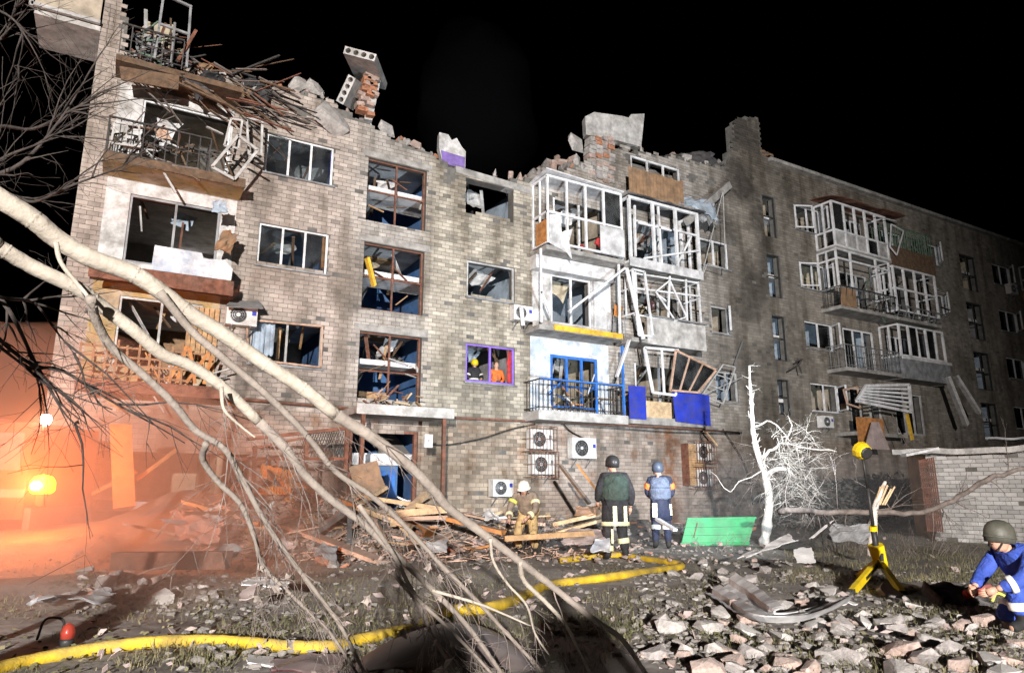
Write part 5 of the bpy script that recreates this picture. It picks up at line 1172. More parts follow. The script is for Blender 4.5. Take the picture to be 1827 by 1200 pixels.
q.build('mesh', 'iron', RF)
q = MB(); q.sheet(R(1060, 870, 15.6)+Vector((0, 0, -1)), R(1085, 925, 15), R(1020, 925, 15), R(1020, 905, 15.6), 4, 4, .02, .03, 2)
for lab, cs, m, amp, sd in (
    ('orange corrugated sheet lying behind the rescuer in black', [(1024, 922, 14.6), (1074, 918, 14.6), (1076, 900, 15.2), (1024, 904, 15.2)], 'wood_orange', .05, 1),
    ('light pink plaster board lying flat near the crouching firefighter', [(1000, 968, 13.2), (1085, 975, 12.8), (1085, 945, 13.6), (1008, 940, 13.8)], 'sheet_pink', .04, 2),
    ('pale blue tin sheet at the feet of the rescuer in black', [(1050, 985, 12.4), (1090, 985, 12.3), (1090, 962, 12.8), (1060, 962, 12.8)], 'plaster_blue', .04, 3),
    ('big tilted pinkish slab sliding out of the orange smoke', [(310, 968, 12.6), (392, 975, 12.4), (408, 935, 13.2), (300, 905, 13.8)], 'sheet_pink', .06, 4),
    ('dark bent sheet standing on edge at the end of the brown beam', [(365, 1012, 9.6), (400, 1015, 9.4), (440, 978, 9.7), (395, 967, 9.9)], 'sheet_grey', .07, 5),
    ('white tin sheet bent up beside the tripod foot', [(1455, 1092, 7.7), (1500, 1090, 7.8), (1530, 1075, 8.0), (1480, 1062, 8.3)], 'sheet_white', .05, 7),
    ('square grey board tilted in the weeds', [(1420, 1004, 10.3), (1458, 1006, 10.2), (1450, 974, 10.6), (1412, 978, 10.6)], 'sheet_white', .015, 8),
    ('long torn white gutter lying over the weeds before the shattered tree', [(1312, 998, 11.2), (1330, 1000, 11.1), (1428, 962, 11.7), (1408, 954, 11.9)], 'sheet_white', .05, 9),
    ('grey curved tin sheet behind the white gutter', [(1470, 962, 12), (1550, 972, 11.9), (1560, 935, 12.4), (1480, 938, 12.4)], 'sheet_grey', .08, 10),
    ('white splintered trim standing up by the white gutter', [(1440, 965, 11.8), (1452, 960, 11.8), (1492, 925, 12), (1480, 930, 12)], 'sheet_white', .02, 11),
    ('dark flat panel lying at the fringe of the yellow hose', [(470, 1215, 4.9), (610, 1215, 4.9), (625, 1168, 5.3), (485, 1172, 5.2)], 'maroon', .03, 13),
    ('white offcut lying under the yellow hose', [(437, 1185, 5.1), (490, 1190, 5.05), (492, 1172, 5.3), (440, 1168, 5.35)], 'sheet_white', .01, 14),
    ('white lath lying in the grass under the limbs', [(430, 1045, 7.6), (520, 1052, 7.5), (520, 1040, 7.7), (432, 1030, 7.9)], 'sheet_white', .03, 15),
    ('torn paper-white scrap on the left rubble', [(425, 1078, 7.0), (455, 1065, 7.1), (462, 1040, 7.4), (430, 1055, 7.3)], 'sheet_pink', .03, 16),
    ('dented dark car panel at the smoky left edge', [(40, 1100, 6.8), (215, 1075, 7.2), (210, 1050, 7.6), (60, 1070, 7.3)], 'sheet_grey', .10, 17),
    ('grey lump of torn roofing between the crossed planks', [(560, 1000, 12), (600, 1010, 11.8), (605, 975, 12.4), (575, 970, 12.4)], 'sheet_grey', .10, 18),
    ('white slatted vent lying in the dark hollow beside the heap', [(755, 990, 12.2), (800, 985, 12.3), (800, 960, 12.8), (760, 965, 12.6)], 'sheet_white', .04, 19),
    ('dusty white bundle at the wall foot left of the crouching firefighter', [(862, 930, 15.4), (892, 930, 15.4), (890, 916, 15.8), (865, 916, 15.8)], 'sheet_white', .10, 20)):
    q = MB(); a, b, c, d = [R(*t) for t in cs]
    for t in (a, b, c, d): t.z = max(t.z, gz(t.x, t.y)+.03)
    q.sheet(a, b, c, d, 14, 10, amp, .012, sd, 2.6, .22); tag(q.build('sheet', m, None), lab, 'sheet')
for i in range(22):
    x, y = rnd(380, 1060), rnd(890, 990); p = on_ground(x, y, .1); s = rnd(.25, .6); rm = Matrix.Rotation(rnd(0, 6.28), 3, 'Z') @ Matrix.Rotation(rnd(-.6, .6), 3, 'X') @ Matrix.Rotation(rnd(-.4, .4), 3, 'Y')
    q = MB(); q.sheet(*[p+rm @ Vector(v)*s for v in ((-.6, -.4, 0), (.6, -.5, 0), (.5, .4, 0), (-.5, .5, 0))], 8, 7, .08, .012, i+30, 3, .4); m, nm = random.choice((('sheet_grey', 'grey'), ('sheet_pink', 'pinkish'), ('sheet_white', 'whitish'), ('room_brown', 'brown'), ('rust', 'rusty'), ('tarp', 'black')))
    tag(q.build('scrap', m, None), nm+' torn scrap crumpled into the debris heap under the fallen limbs', 'scrap', 'torn scraps in the debris heap')
q = MB(); cs = [R(600, 1260, 4.5), R(990, 1240, 4.6), R(880, 1090, 6.0), R(700, 1120, 5.5)]; n_ = 14; g = []
for j in range(n_+1):
    for i in range(n_+1):
        u, v = i/n_, j/n_; p = (cs[0]*(1-u)+cs[1]*u)*(1-v)+(cs[3]*(1-u)+cs[2]*u)*v
        p.z = max(.06, .10+.22*math.sin(math.pi*min(1, u*.9+.05))*math.sin(math.pi*(v*.8+.1)))+.02*noise.noise(p*2.5)-(.12 if u > .93 or v > .95 else 0); g.append(p)
q.v = [tuple(p) for p in g]+[tuple(p-Vector((0, 0, .012))) for p in g]; w_ = n_+1; m_ = len(g)
for j in range(n_):
    for i in range(n_): f_ = (j*w_+i, j*w_+i+1, (j+1)*w_+i+1, (j+1)*w_+i); q.f += [f_, tuple(k+m_ for k in f_[::-1])]
tag(q.build('car_bonnet', 'maroon', None, True), 'dark maroon car bonnet lying in the shadow under the fallen limbs', 'car bonnet')
sp = spline([on_ground(x, y, .10) for x, y in ((1285, 1050), (1320, 1072), (1350, 1095), (1390, 1104), (1440, 1098), (1490, 1082))], 6); q = MB(); prof = [(-.22, .06), (-.12, .0), (-.11, .05), (0, .05), (.01, 0), (.12, .0), (.13, .06), (.24, .07)]; k_ = len(prof); vs = []
for i, p in enumerate(sp):
    t = (sp[min(i+1, len(sp)-1)]-sp[max(i-1, 0)]).normalized(); sd = Vector((-t.y, t.x, 0)); tw_ = .5-.03*i
    for a, b in prof: vs.append(p+(sd*math.cos(tw_)+Vector((0, 0, math.sin(tw_))))*a+Vector((0, 0, b+.02*noise.noise(p*4))))
m_ = len(vs); q.v = [tuple(v) for v in vs]+[tuple(v-Vector((0, 0, .008))) for v in vs]
for i in range(len(sp)-1):
    for j in range(k_-1): f_ = (i*k_+j, i*k_+j+1, (i+1)*k_+j+1, (i+1)*k_+j); q.f += [f_, tuple(z+m_ for z in f_[::-1])]
tag(q.build('metal_flashing', 'sheet_white', None), 'long ribbed strip of pale metal flashing curled in the rubble left of the tripod lamp', 'metal strip')
# black kit bag with red tool before the kneeling rescuer
p = on_ground(1725, 1080); KB = thing('kit_bag', 'black kit bag with a red tool and lime strap before the kneeling rescuer', 'bag', p)
q = MB(); q.sheet(p+GR*-.3, p+GR*.3, p+GR*.3+GF*.3+Vector((0, 0, .18)), p-GR*.3+GF*.3+Vector((0, 0, .2)), 8, 6, .06, .16, 3, 5); q.build('bag', 'cloth_dark', KB, True)
q = MB(); q.tube([p+GR*.0+Vector((0, 0, .12)), p+GR*.3+Vector((0, 0, .2))], .05, 10); q.build('tool', 'red_cloth', KB, True)
q = MB(); q.tube(spline([p+GR*.3+Vector((0, 0, .05)), p+GR*.36+Vector((0, 0, .14)), p+GR*.46+Vector((0, 0, .1)), p+GR*.48+Vector((0, 0, .02))], 4), .018, 6); q.build('strap', 'hivis', KB, True)
# red warning lantern at the left
p = on_ground(118, 1152); LN = thing('warning_lantern', 'small red warning lantern in the twigs at the smoky left edge', 'lantern', p)
q = MB(); q.lathe(p, [(.05, 0), (.055, .04), (.05, .06)], 12); q.build('base', 'black_plastic', LN, True)
q = MB(); q.lathe(p+Vector((0, 0, .06)), [(.05, 0), (.055, .05), (.04, .10), (.01, .12)], 12); q.build('lens', 'red_lens', LN, True)
q = MB(); q.tube(spline([p+GR*-.06+Vector((0, 0, .05)), p-GR*.05+Vector((0, 0, .2)), p-GR*.2+Vector((0, 0, .21)), p-GR*.25+Vector((0, 0, .05))], 5), .01, 6); q.build('handle', 'iron', LN, True)
# splinters and small brick bits through the heap
for nm, m, n_, lab in (('splinters', 'wood_pink', 900, 'fine pinkish wood splinters through the debris heap'), ('dark_splinters', 'wood_dark', 500, 'fine dark wood splinters through the debris heap'), ('brick_bits', 'stone_c', 1200, 'small pinkish brick bits through the debris heap'), ('white_scraps', 'sheet_pink', 200, 'small pale scraps strewn through the yard')):
    q = MB()
    for i in range(n_):
        if 'scraps' in nm: p = on_ground(rnd(120, 1800), rnd(930, 1200), .02)
        else: p = on_ground(rnd(330, 1080)+(rnd(0, 300) if 'bits' in nm else 0), rnd(880, 1000), rnd(0, .1))
        if 'splinters' in nm: a = rnd(0, 6.28); l = rnd(.08, .4); q.bar(p, p+Vector((math.cos(a)*l, math.sin(a)*l, rnd(-.02, .12))), rnd(.008, .03), rnd(.006, .02))
        elif 'bits' in nm: vs, fs = random.choice(tmpl); s_ = rnd(.05, .17); rm = Matrix.Rotation(rnd(0, 6), 3, 'Z') @ Matrix.Rotation(rnd(-1, 1), 3, 'X'); q.add([rm @ v*s_+p for v in vs], fs)
        else: s_ = rnd(.03, .09); d = Vector((rnd(-1, 1), rnd(-1, 1), rnd(-.2, .6))).normalized()*s_; b = d.orthogonal().normalized()*s_*rnd(.3, .8); q.prism([p-d, p+b, p+d, p-b*.8], d.cross(b).normalized()*.004)
    tag(q.build(nm, m, None), lab, 'debris', None, 'stuff')
# ---------------------------------------------------------------- torn roof
def hollow_slab(label, c, ax, wd, L_, W_, H_, n=4, m='concrete_light'):
    ax = Vector(ax).normalized(); wd = Vector(wd); wd = (wd-ax*wd.dot(ax)).normalized(); up = ax.cross(wd); c = Vector(c); cw = W_/n; q = MB()
    for i in range(n):
        o = c+wd*(-W_/2+cw*(i+.5)); sq = [(1, 0), (1, 1), (0, 1), (-1, 1), (-1, 0), (-1, -1), (0, -1), (1, -1)]; r_ = min(cw, H_)*.36
        ring = lambda z, inn: [o+ax*z+(wd*math.cos(k*math.pi/4)*r_+up*math.sin(k*math.pi/4)*r_ if inn else wd*sq[k][0]*cw/2+up*sq[k][1]*H_/2) for k in range(8)]
        vs = ring(0, 0)+ring(0, 1)+ring(L_, 0)+ring(L_, 1); fs = []
        for k in range(8):
            j = (k+1) % 8; fs += [(k, j, 8+j, 8+k)[::-1], (16+k, 16+j, 24+j, 24+k), (8+k, 8+j, 24+j, 24+k)]
            if not (k in (7, 0) and i < n-1) and not (k in (3, 4) and i > 0): fs.append((k, j, 16+j, 16+k))
        q.add(vs, fs)
    return tag(q.build('hollow_core_slab', m, None), label, 'concrete slab')
def Fy(x, y, Y=.3): return F(x, y, Y)
c_ = F(642, 96, -.7); hollow_slab('hollow-core slab thrusting up and out against the black sky', c_, F(664, 148, 1.1)-c_, F(670, 108, -.7)-F(614, 82, -.7), (F(664, 148, 1.1)-c_).length, 1.0, .24)
hollow_slab('short hollow-core slab end poking out below the outthrust one', Fy(617, 160, .0), Fy(640, 175, 1.0)-Fy(617, 160, .0), Fy(636, 138, .0)-Fy(598, 182, .0), 1.0, .9, .26)
q = MB(); q.prism([Fy(668, 120, .35), Fy(679, 145, .35), Fy(664, 215, .35), Fy(650, 212, .35)], (.1, .5, 0)); tag(q.build('concrete_slab', 'concrete_light', None), 'thin grey slab edge beside the outthrust hollow-core slab', 'concrete slab')
T = thing('brick_pier', 'ragged red-brown brick pier under the outthrust hollow-core slab', 'brick pier', Fy(655, 212, .3))
for j in range(9):
    for i in range(3):
        if rnd(0, 1) < .85: c = Fy(640+i*9+j*1.6+rnd(-4, 4), 206-j*9, .3); q = MB(); q.box(c, (.25, .3, .13), Matrix.Rotation(rnd(-.25, .25), 3, 'Y')); q.build('brick', random.choice(('stone_c', 'brick_red', 'stone_c')), T)
q = MB(); q.prism([Fy(784, 236, .3), Fy(800, 240, .3), Fy(806, 250, .3), Fy(815, 246, .3), Fy(824, 262, .3), Fy(831, 270, .3), Fy(830, 304, .3), Fy(790, 290, .3), Fy(783, 262, .3)], (.05, .28, 0)); wf = tag(q.build('masonry_fragment', 'plaster', None), 'white and purple fragment of interior wall standing on the broken edge', 'wall fragment')
q = MB(); q.prism([Fy(787, 268, .28), Fy(830, 281, .28), Fy(829, 303, .28), Fy(790, 290, .28)], (0, .018, 0)); q.build('painted_band', 'purple_plaster', wf)
q = MB(); q.prism([Fy(1044, 208, .4), Fy(1060, 200, .4), Fy(1110, 207, .4), Fy(1122, 210, .4), Fy(1126, 204, .4), Fy(1150, 203, .4), Fy(1144, 262, .4), Fy(1100, 250, .4), Fy(1046, 240, .4)], (.1, .35, 0)); tag(q.build('concrete_slab', 'concrete_light', None), 'big pale concrete slab standing up on the rubble above the white balcony', 'concrete slab')
T = thing('brick_pier', 'cracked brick chimney pier beneath the big pale slab', 'brick pier', Fy(1072, 330, .2))
for j in range(11):
    for i in range(4):
        c = Fy(1053+i*11+rnd(-2, 2), 326-j*7.5, .2+rnd(-.06, .06)); q = MB(); q.box(c, (.29, .4, .16), Matrix.Rotation(rnd(-.12, .12), 3, 'Y')); q.build('brick', random.choice(('stone_c', 'stone_a', 'stone_b', 'brick_red')), T)
for lab, cs, m, amp, th in (('dark torn roofing sheet draped over the rubble by the jagged pier', [(1180, 290), (1290, 300), (1285, 258), (1195, 268)], 'roofing', .15, .03), ('sagging grey roof panel over the brown balcony', [(1105, 290), (1250, 345), (1260, 315), (1100, 268)], 'concrete', .10, .12), ('bent tin flap on the roof beside the jagged pier', [(1362, 278), (1385, 280), (1382, 256), (1366, 262)], 'room_brown', .08, .02), ('dusty blue-grey curtain hanging at the soot-stained pier', [(1205, 365), (1285, 395), (1290, 345), (1210, 335)], 'pale_blue', .16, .03), ('dark rag of roofing hanging below the blue-grey curtain', [(1245, 400), (1285, 405), (1282, 350), (1240, 350)], 'sheet_grey', .2, .03)):
    q = MB(); Y = -1.0 if 'curtain' in lab or 'rag' in lab else .2; a, b, c, d = [F(x, y, Y) for x, y in cs]; c.y += .7; d.y += .7
    q.sheet(a, b, c, d, 12, 8, amp, th, len(lab), 1.8, .25); tag(q.build('sheet', m, None), lab, 'sheet')
q = MB(); q.bar(F(1225, 395, -.8), F(1300, 330, -.3), .22, .3); tag(q.build('beam', 'concrete', None), 'grey broken beam leaning from the brown balcony to the jagged pier', 'beam')
EG = 'rubble along the torn roof edge'
edge = [(x, y) for x, y in TOPPX if 330 <= x <= 1300]
for i in range(95):
    (x0, y0), (x1, y1) = random.choice(list(zip(edge, edge[1:]))); t = rnd(0, 1); Y = rnd(.05, 1.2); p = F(x0+(x1-x0)*t, y0+(y1-y0)*t-rnd(-6, 5), Y)
    kd = random.choice(('concrete', 'grey', 'brickbat', 'white', 'red')); sz_ = rnd(.15, .5); near_ = 'below the hollow-core slabs' if x0 < 640 else ('by the purple wall fragment' if x0 < 900 else 'above the glazed balconies')
    chunk(kd, p, sz_, 'edge_'+NAMES[kd][0], ('big ' if sz_ > .36 else ('small ' if sz_ < .24 else ''))+NAMES[kd][1]+' lump on the torn wall top '+near_, 'rubble', EG, (rnd(-2, 2), rnd(-2, 2), rnd(0, 6)))
for i in range(60):
    x = rnd(925, 1060); y = 330-max(0, 45-abs(x-1010)*.55)*rnd(.1, 1.1); kd = random.choice(('concrete', 'grey', 'brickbat')); sz_ = rnd(.25, .75); chunk(kd, F(x, y, rnd(.1, 1.5)), sz_, 'heap_'+NAMES[kd][0], ('big ' if sz_ > .55 else ('small ' if sz_ < .38 else ''))+NAMES[kd][1]+' lump in the roof heap left of the big pale slab', 'rubble', EG, (rnd(-2, 2), rnd(-2, 2), rnd(0, 6)))
for x, y, s, lab in ((592, 222, 1.15, 'rounded concrete lump hanging on the wall below the hollow-core slabs'), (692, 236, .7, 'single block perched on the sloping broken wall'), (1030, 262, .9, 'pointed slab piece beside the big pale slab'), (560, 163, .8, 'grey slab piece lying behind the broken parapet'), (535, 160, .7, 'dark slab piece behind the upper left parapet')):
    o = chunk('concrete', F(x, y, -.1 if x == 592 else .4), s, 'concrete_lump', lab, 'rubble', None, (1.3, .3, .2))
# tangle of roof timbers at the upper left
for i in range(120):
    x = rnd(225, 480); y = 62+(x-235)*.36+rnd(-8, 75); p = F(x, y, rnd(-1.0, .8)); a = rnd(-.9, .9); L_ = rnd(.5, 1.9); e = p+Vector((math.cos(a)*L_, rnd(-.3, .3), math.sin(a)*L_*.8-.2))
    m, nm = random.choice((('wood_dark', 'dark'), ('wood_dark', 'charred dark'), ('bark_grey', 'grey-brown'), ('iron', 'black iron'), ('bark_grey', 'grey'), ('rust', 'rusty')))
    plank(p, e, rnd(.02, .09), rnd(.015, .05), m, ('long ' if L_ > 1.3 else ('short ' if L_ < .85 else ''))+nm+' broken roof batten in the tangle above the left balconies', 'batten', 'roof timber tangle')
for i in range(16):
    x = rnd(225, 470); y = 70+(x-225)*.36+rnd(-5, 45); p = F(x, y, rnd(-.9, .3)); s = rnd(.3, .75); rm = Matrix.Rotation(rnd(-1, 1), 3, 'Y') @ Matrix.Rotation(rnd(-.8, .8), 3, 'X')
    q = MB(); q.sheet(*[p+rm @ Vector(v)*s for v in ((-.7, 0, -.4), (.6, 0, -.5), (.7, 0, .4), (-.5, 0, .5))], 9, 7, .13, .012, i+70, 3.2, .45); m, nm = random.choice((('roofing', 'black roofing'), ('tarp', 'black plastic'), ('room_brown', 'brown fibreboard'), ('sheet_grey', 'grey tin'), ('roofing', 'black roofing')))
    tag(q.build('torn_roofing', m, None), nm+' scrap torn up in the tangle above the left balconies', 'scrap', 'torn scraps in the roof tangle')
pl2 = lambda x0, y0, x1, y1, Y, w, h, m, lab, **k: plank(F(x0, y0, Y), F(x1, y1, Y), w, h, m, lab, **k)
pl2(318, 108, 350, 55, -1., .1, .08, 'rust', 'rusty batten standing up out of the roof tangle')
for i, (x0, y0, x1, y1) in enumerate(((330, 145, 420, 195), (345, 150, 435, 205), (300, 140, 400, 185))): pl2(x0, y0, x1, y1, -1.05, .09, .05, 'wood_dark', 'dark slat drooping from the top left balcony', group='slats drooping from the top left balcony')
q = MB(); q.prism([F(213, 118, -1.08), F(320, 135, -1.08), F(318, 160, -1.08), F(216, 142, -1.08)], (0, .04, 0)); tag(q.build('board', 'wood_dark', None), 'brown board hanging along the top left balcony edge', 'board')
# ---------------------------------------------------------------- wrecked frames and junk on the balconies
def frame(pxs, Y, w, m, label, mull=0, cat='window frame', dy=0., glass=False, name='window_frame', group=None):
    P_ = [F(x, y, Y+(dy if i in (1, 2) else 0)) for i, (x, y) in enumerate(pxs)]; q = MB()
    for a, b in zip(P_, P_[1:]+P_[:1]): q.bar(a, b, w, w*.8, (0, 1, 0))
    o = tag(q.build(name, m, None), label, cat, group)
    for k in range(1, mull+1):
        t = k/(mull+1); g = MB(); g.bar(P_[0].lerp(P_[1], t), P_[3].lerp(P_[2], t), w*.8, w*.6, (0, 1, 0)); g.build('mullion', m, o)
    if glass: g = MB(); g.prism([p+Vector((0, .004, 0)) for p in P_], (0, .005, 0)); g.build('pane', 'glass', o)
    return o
frame([(378, 298), (418, 320), (460, 268), (425, 242)], -1.15, .07, 'pvc_dirty', 'bent grey window frame dangling at the right end of the left balcony')
frame([(440, 212), (468, 215), (466, 280), (444, 276)], -.6, .06, 'pvc_dirty', 'narrow grey frame standing beside the third-floor window')
frame([(400, 260), (425, 265), (432, 215), (412, 212)], -1.05, .05, 'pvc_dirty', 'twisted pale sash wedged over the dangling frame')
frame([(198, 255), (250, 262), (248, 225), (205, 218)], -1.1, .05, 'pvc_dirty', 'twisted pale rail frame at the left corner balcony', 1)
frame([(1150, 620), (1210, 625), (1205, 705), (1165, 700)], -1.05, .09, 'pvc', 'white casement hanging crooked over the second-floor balcony', 1)
frame([(1206, 625), (1278, 660), (1245, 700), (1196, 696)], -1.25, .07, 'wood_pink', 'pinkish wooden window frame tilting out above the blue panel', 2, glass=True)
frame([(1128, 480), (1150, 485), (1165, 600), (1140, 598)], -1.1, .07, 'pvc', 'long white frame leaning between the two balcony stacks')
frame([(1170, 520), (1195, 500), (1225, 565), (1205, 572)], -1.08, .05, 'pvc', 'white sash jammed askew in the third-floor balcony')
frame([(1250, 500), (1262, 470), (1295, 480), (1290, 340)], -.9, .03, 'pvc_dirty', 'thin bent aluminium frame by the soot-stained pier')
frame([(1252, 705), (1290, 650), (1312, 655), (1290, 720)], -.8, .05, 'pvc_dirty', 'broken sash collapsed before the small second-floor window', 2)
frame([(1528, 715), (1545, 688), (1622, 686), (1626, 735)], -1.3, .12, 'pvc', 'white multi-pane frame tipped out of the far second-floor balcony', 5)
frame([(1505, 695), (1530, 690), (1535, 728), (1512, 720)], -.9, .07, 'wood_pink', 'small wooden frame behind the tipped white frame')
frame([(1590, 400), (1612, 412), (1600, 455), (1588, 440)], -1.2, .05, 'pvc', 'white sash dangling off the far top balcony')
frame([(440, 570), (575, 582), (572, 655), (444, 640)], -.05, .05, 'wood_pink', 'torn inner frame of the second-floor window with a shredded curtain')
def stick(x0, y0, x1, y1, Y0, Y1, w, m, lab, group=None): return plank(F(x0, y0, Y0), F(x1, y1, Y1), w, w*.5, m, lab, 'strip', group, 'strip')
stick(1015, 555, 1115, 478, -.8, -1.1, .14, 'pvc', 'pale bent trim sagging across the third-floor balcony opening')
stick(1118, 478, 1148, 605, -1.1, -1.15, .12, 'pvc', 'long white strip leaning down the middle of the balconies')
stick(1100, 672, 1123, 605, -1.1, -1.1, .13, 'pvc', 'thick white strip standing over the blue railing')
stick(1140, 590, 1148, 640, -1.1, -1.1, .06, 'iron', 'dark strip under the leaning white strip')
stick(1310, 650, 1325, 608, -.2, -.2, .06, 'steel', 'grey drain pipe piece hanging beside the soot stain')
stick(1262, 700, 1325, 672, -.9, -.6, .05, 'pvc_dirty', 'pale rail poking out by the blue panel')
stick(1255, 765, 1280, 795, -.6, -.6, .07, 'wood_pale', 'short wooden stick hanging under the balcony by the tree')
stick(1690, 672, 1725, 760, -1.1, -1.4, .3, 'pvc_dirty', 'wide grey-white board hanging from the far balcony, nearer side')
stick(1705, 670, 1748, 738, -1.1, -1.5, .26, 'pvc_dirty', 'wide grey-white board hanging from the far balcony, farther side')
stick(1618, 738, 1628, 785, -1.1, -1.1, .16, 'yellow_foam', 'yellow foam strip hanging below the tipped white frame')
stick(1590, 735, 1620, 800, -1.2, -1.6, .05, 'bark_grey', 'grey lath drooping past the yellow foam strip')
stick(655, 460, 668, 512, .05, .1, .18, 'yellow_foam', 'crumpled yellow curtain strip in the middle stairwell window')
stick(1560, 385, 1600, 395, -1.25, -1.3, .06, 'pvc', 'white rail lying over the far top balcony roof')
ADJ = {'bark_grey': 'grey-brown', 'wood_dark': 'dark', 'pvc_dirty': 'dirty white', 'iron': 'black', 'bark_dark': 'blackish', 'pvc': 'white', 'blue_paint': 'blue', 'wood': 'tan', 'wood_orange': 'orange-brown', 'cloth_dark': 'dark cloth', 'green_dull': 'dull green', 'sheet_grey': 'grey tin', 'wood_pale': 'pale wood', 'room_brown': 'brown', 'rust': 'rusty', 'stone_c': 'pinkish'}
for i in range(16):
    k = random.choice((2, 3, 4)); o = B[k]; stick_a = Vector((rnd(o[0], o[1]), rnd(.05, .3), rnd(o[2], o[3]-.3))); a = rnd(-1, 1); e = stick_a+Vector((math.cos(a)*rnd(.4, .9), rnd(0, .2), math.sin(a)*.6)); e.x = min(e.x, o[1]-.05); e.z = max(o[2]+.02, min(e.z, o[3]-.05))
    plank(stick_a, e, .05, .03, (ms_ := random.choice(('rust', 'wood_dark', 'pvc_dirty', 'wood'))), ADJ[ms_]+' strip jammed in the '+{2: 'lowest', 3: 'middle', 4: 'topmost'}[k]+' tall stairwell window', 'strip', 'strips jammed in the stairwell windows', 'strip')
def junk(x0, y0, x1, y1, Y, n, mats, lab, group, w=(.03, .1), L0=.3, L1=.9):
    for i in range(n):
        p = F(rnd(x0, x1), rnd(y0, y1), Y+rnd(-.15, .4)); a = rnd(-1.2, 1.2); l = rnd(L0, L1); mm_ = random.choice(mats); plank(p, p+Vector((math.cos(a)*l, rnd(-.15, .15), math.sin(a)*l)), rnd(*w), rnd(.02, .05), mm_, ('long ' if l > (L0+L1)/2 else 'short ')+ADJ.get(mm_, 'grey')+' '+lab, 'junk', group, 'junk_piece')
junk(190, 225, 430, 300, -.9, 34, ['bark_grey', 'wood_dark', 'pvc_dirty', 'iron', 'bark_dark'], 'broken stick or rail heaped on the left fourth-floor balcony', 'junk on the left fourth-floor balcony')
junk(1130, 520, 1240, 590, -.7, 12, ['pvc_dirty', 'iron', 'pvc', 'wood_dark'], 'broken strip heaped on the crushed third-floor balcony', 'junk on the crushed third-floor balcony')
junk(975, 690, 1110, 730, -.7, 16, ['blue_paint', 'wood', 'wood_orange', 'pvc', 'cloth_dark'], 'household scrap piled behind the blue-topped railing', 'junk behind the blue-topped railing')
junk(155, 620, 385, 690, -.8, 20, ['wood', 'wood_dark', 'wood_orange', 'pvc_dirty'], 'splintered lath on the left second-floor balcony', 'junk on the left second-floor balcony')
junk(1510, 500, 1680, 560, -.8, 16, ['pvc_dirty', 'iron', 'bark_grey', 'green_dull'], 'broken strip on the far fourth-floor balconies', 'junk on the far fourth-floor balconies')
junk(1600, 430, 1660, 460, -.8, 12, ['green_dull', 'bark_grey', 'pvc_dirty'], 'scrap on the far top balcony', 'junk on the far top balcony')
junk(1140, 440, 1240, 480, -.6, 8, ['pvc', 'pvc_dirty', 'sheet_grey'], 'strip inside the white fourth-floor balcony', 'junk inside the white fourth-floor balcony', (.03, .08))
junk(640, 700, 760, 718, -1.2, 18, ['wood_pale', 'room_brown', 'rust', 'stone_c'], 'small debris strip on top of the entrance canopy', 'debris on the entrance canopy', (.04, .1), .15, .5)
junk(225, 60, 300, 110, -.8, 20, ['green_dull', 'bark_grey', 'cloth_dark', 'pvc_dirty'], 'scrap tangled on the top left balcony', 'junk on the top left balcony')
for x, y, z_, s, m, lab in ((405, 430, -.9, (.5, .12, .7), 'room_brown', 'rust-brown board hanging at the edge of the blue-white parapet'), (393, 370, -1.05, (.45, .05, .4), 'pale_blue', 'pale grey board corner hanging under the left balcony'), (290, 240, -.2, (.4, .1, .5), 'wood_pink', 'salmon cushion dangling in the fourth-floor opening'), (1068, 432, -.8, (.28, .2, .3), 'red_cloth', 'red cloth bundle inside the white glazed balcony'), (1040, 440, -.7, (.3, .2, .14), 'red_cloth', 'red flat bag on the white glazed balcony floor'), (1160, 540, -.6, (.6, .3, .3), 'maroon', 'dark red bedding spilled on the crushed balcony')):
    c = F(x, y, z_); q = MB(); rm = Matrix.Rotation(rnd(-.5, .5), 3, 'Y'); q.sheet(*[c+rm @ Vector((a*s[0]/2, 0, b*s[2]/2)) for a, b in ((-1, -1), (1, -1), (.8, 1), (-.9, .9))], 9, 9, .08, s[1]*.4, int(x), 4, .35); tag(q.build('hanging_scrap', m, None), lab, 'scrap')
# orange chair on the third-floor balcony
c = F(1103, 556, -.6); CHR = thing('chair', 'orange plastic chair tipped on the open third-floor balcony', 'chair', (c.x, c.y, FL(3)))
q = MB(); q.sheet(c+Vector((-.2, 0, -.15)), c+Vector((.2, .05, -.18)), c+Vector((.2, .0, .22)), c+Vector((-.18, -.02, .25)), 6, 6, .03, .03, 2, 3); q.build('backrest', 'orange_sheet', CHR, True)
q = MB(); q.sheet(c+Vector((-.4, -.2, -.24)), c+Vector((.1, -.25, -.26)), c+Vector((.18, .05, -.19)), c+Vector((-.22, .0, -.17)), 6, 6, .03, .03, 5, 3); q.build('seat', 'wood', CHR, True)
for dx, dy in ((-.38, -.2), (.1, -.22), (.15, .03), (-.2, .0)): q = MB(); q.tube([c+Vector((dx, dy, -.22)), (c.x+dx*1.15, c.y+dy, FL(3)+.0)], .016, 6); q.build('leg', 'steel', CHR)
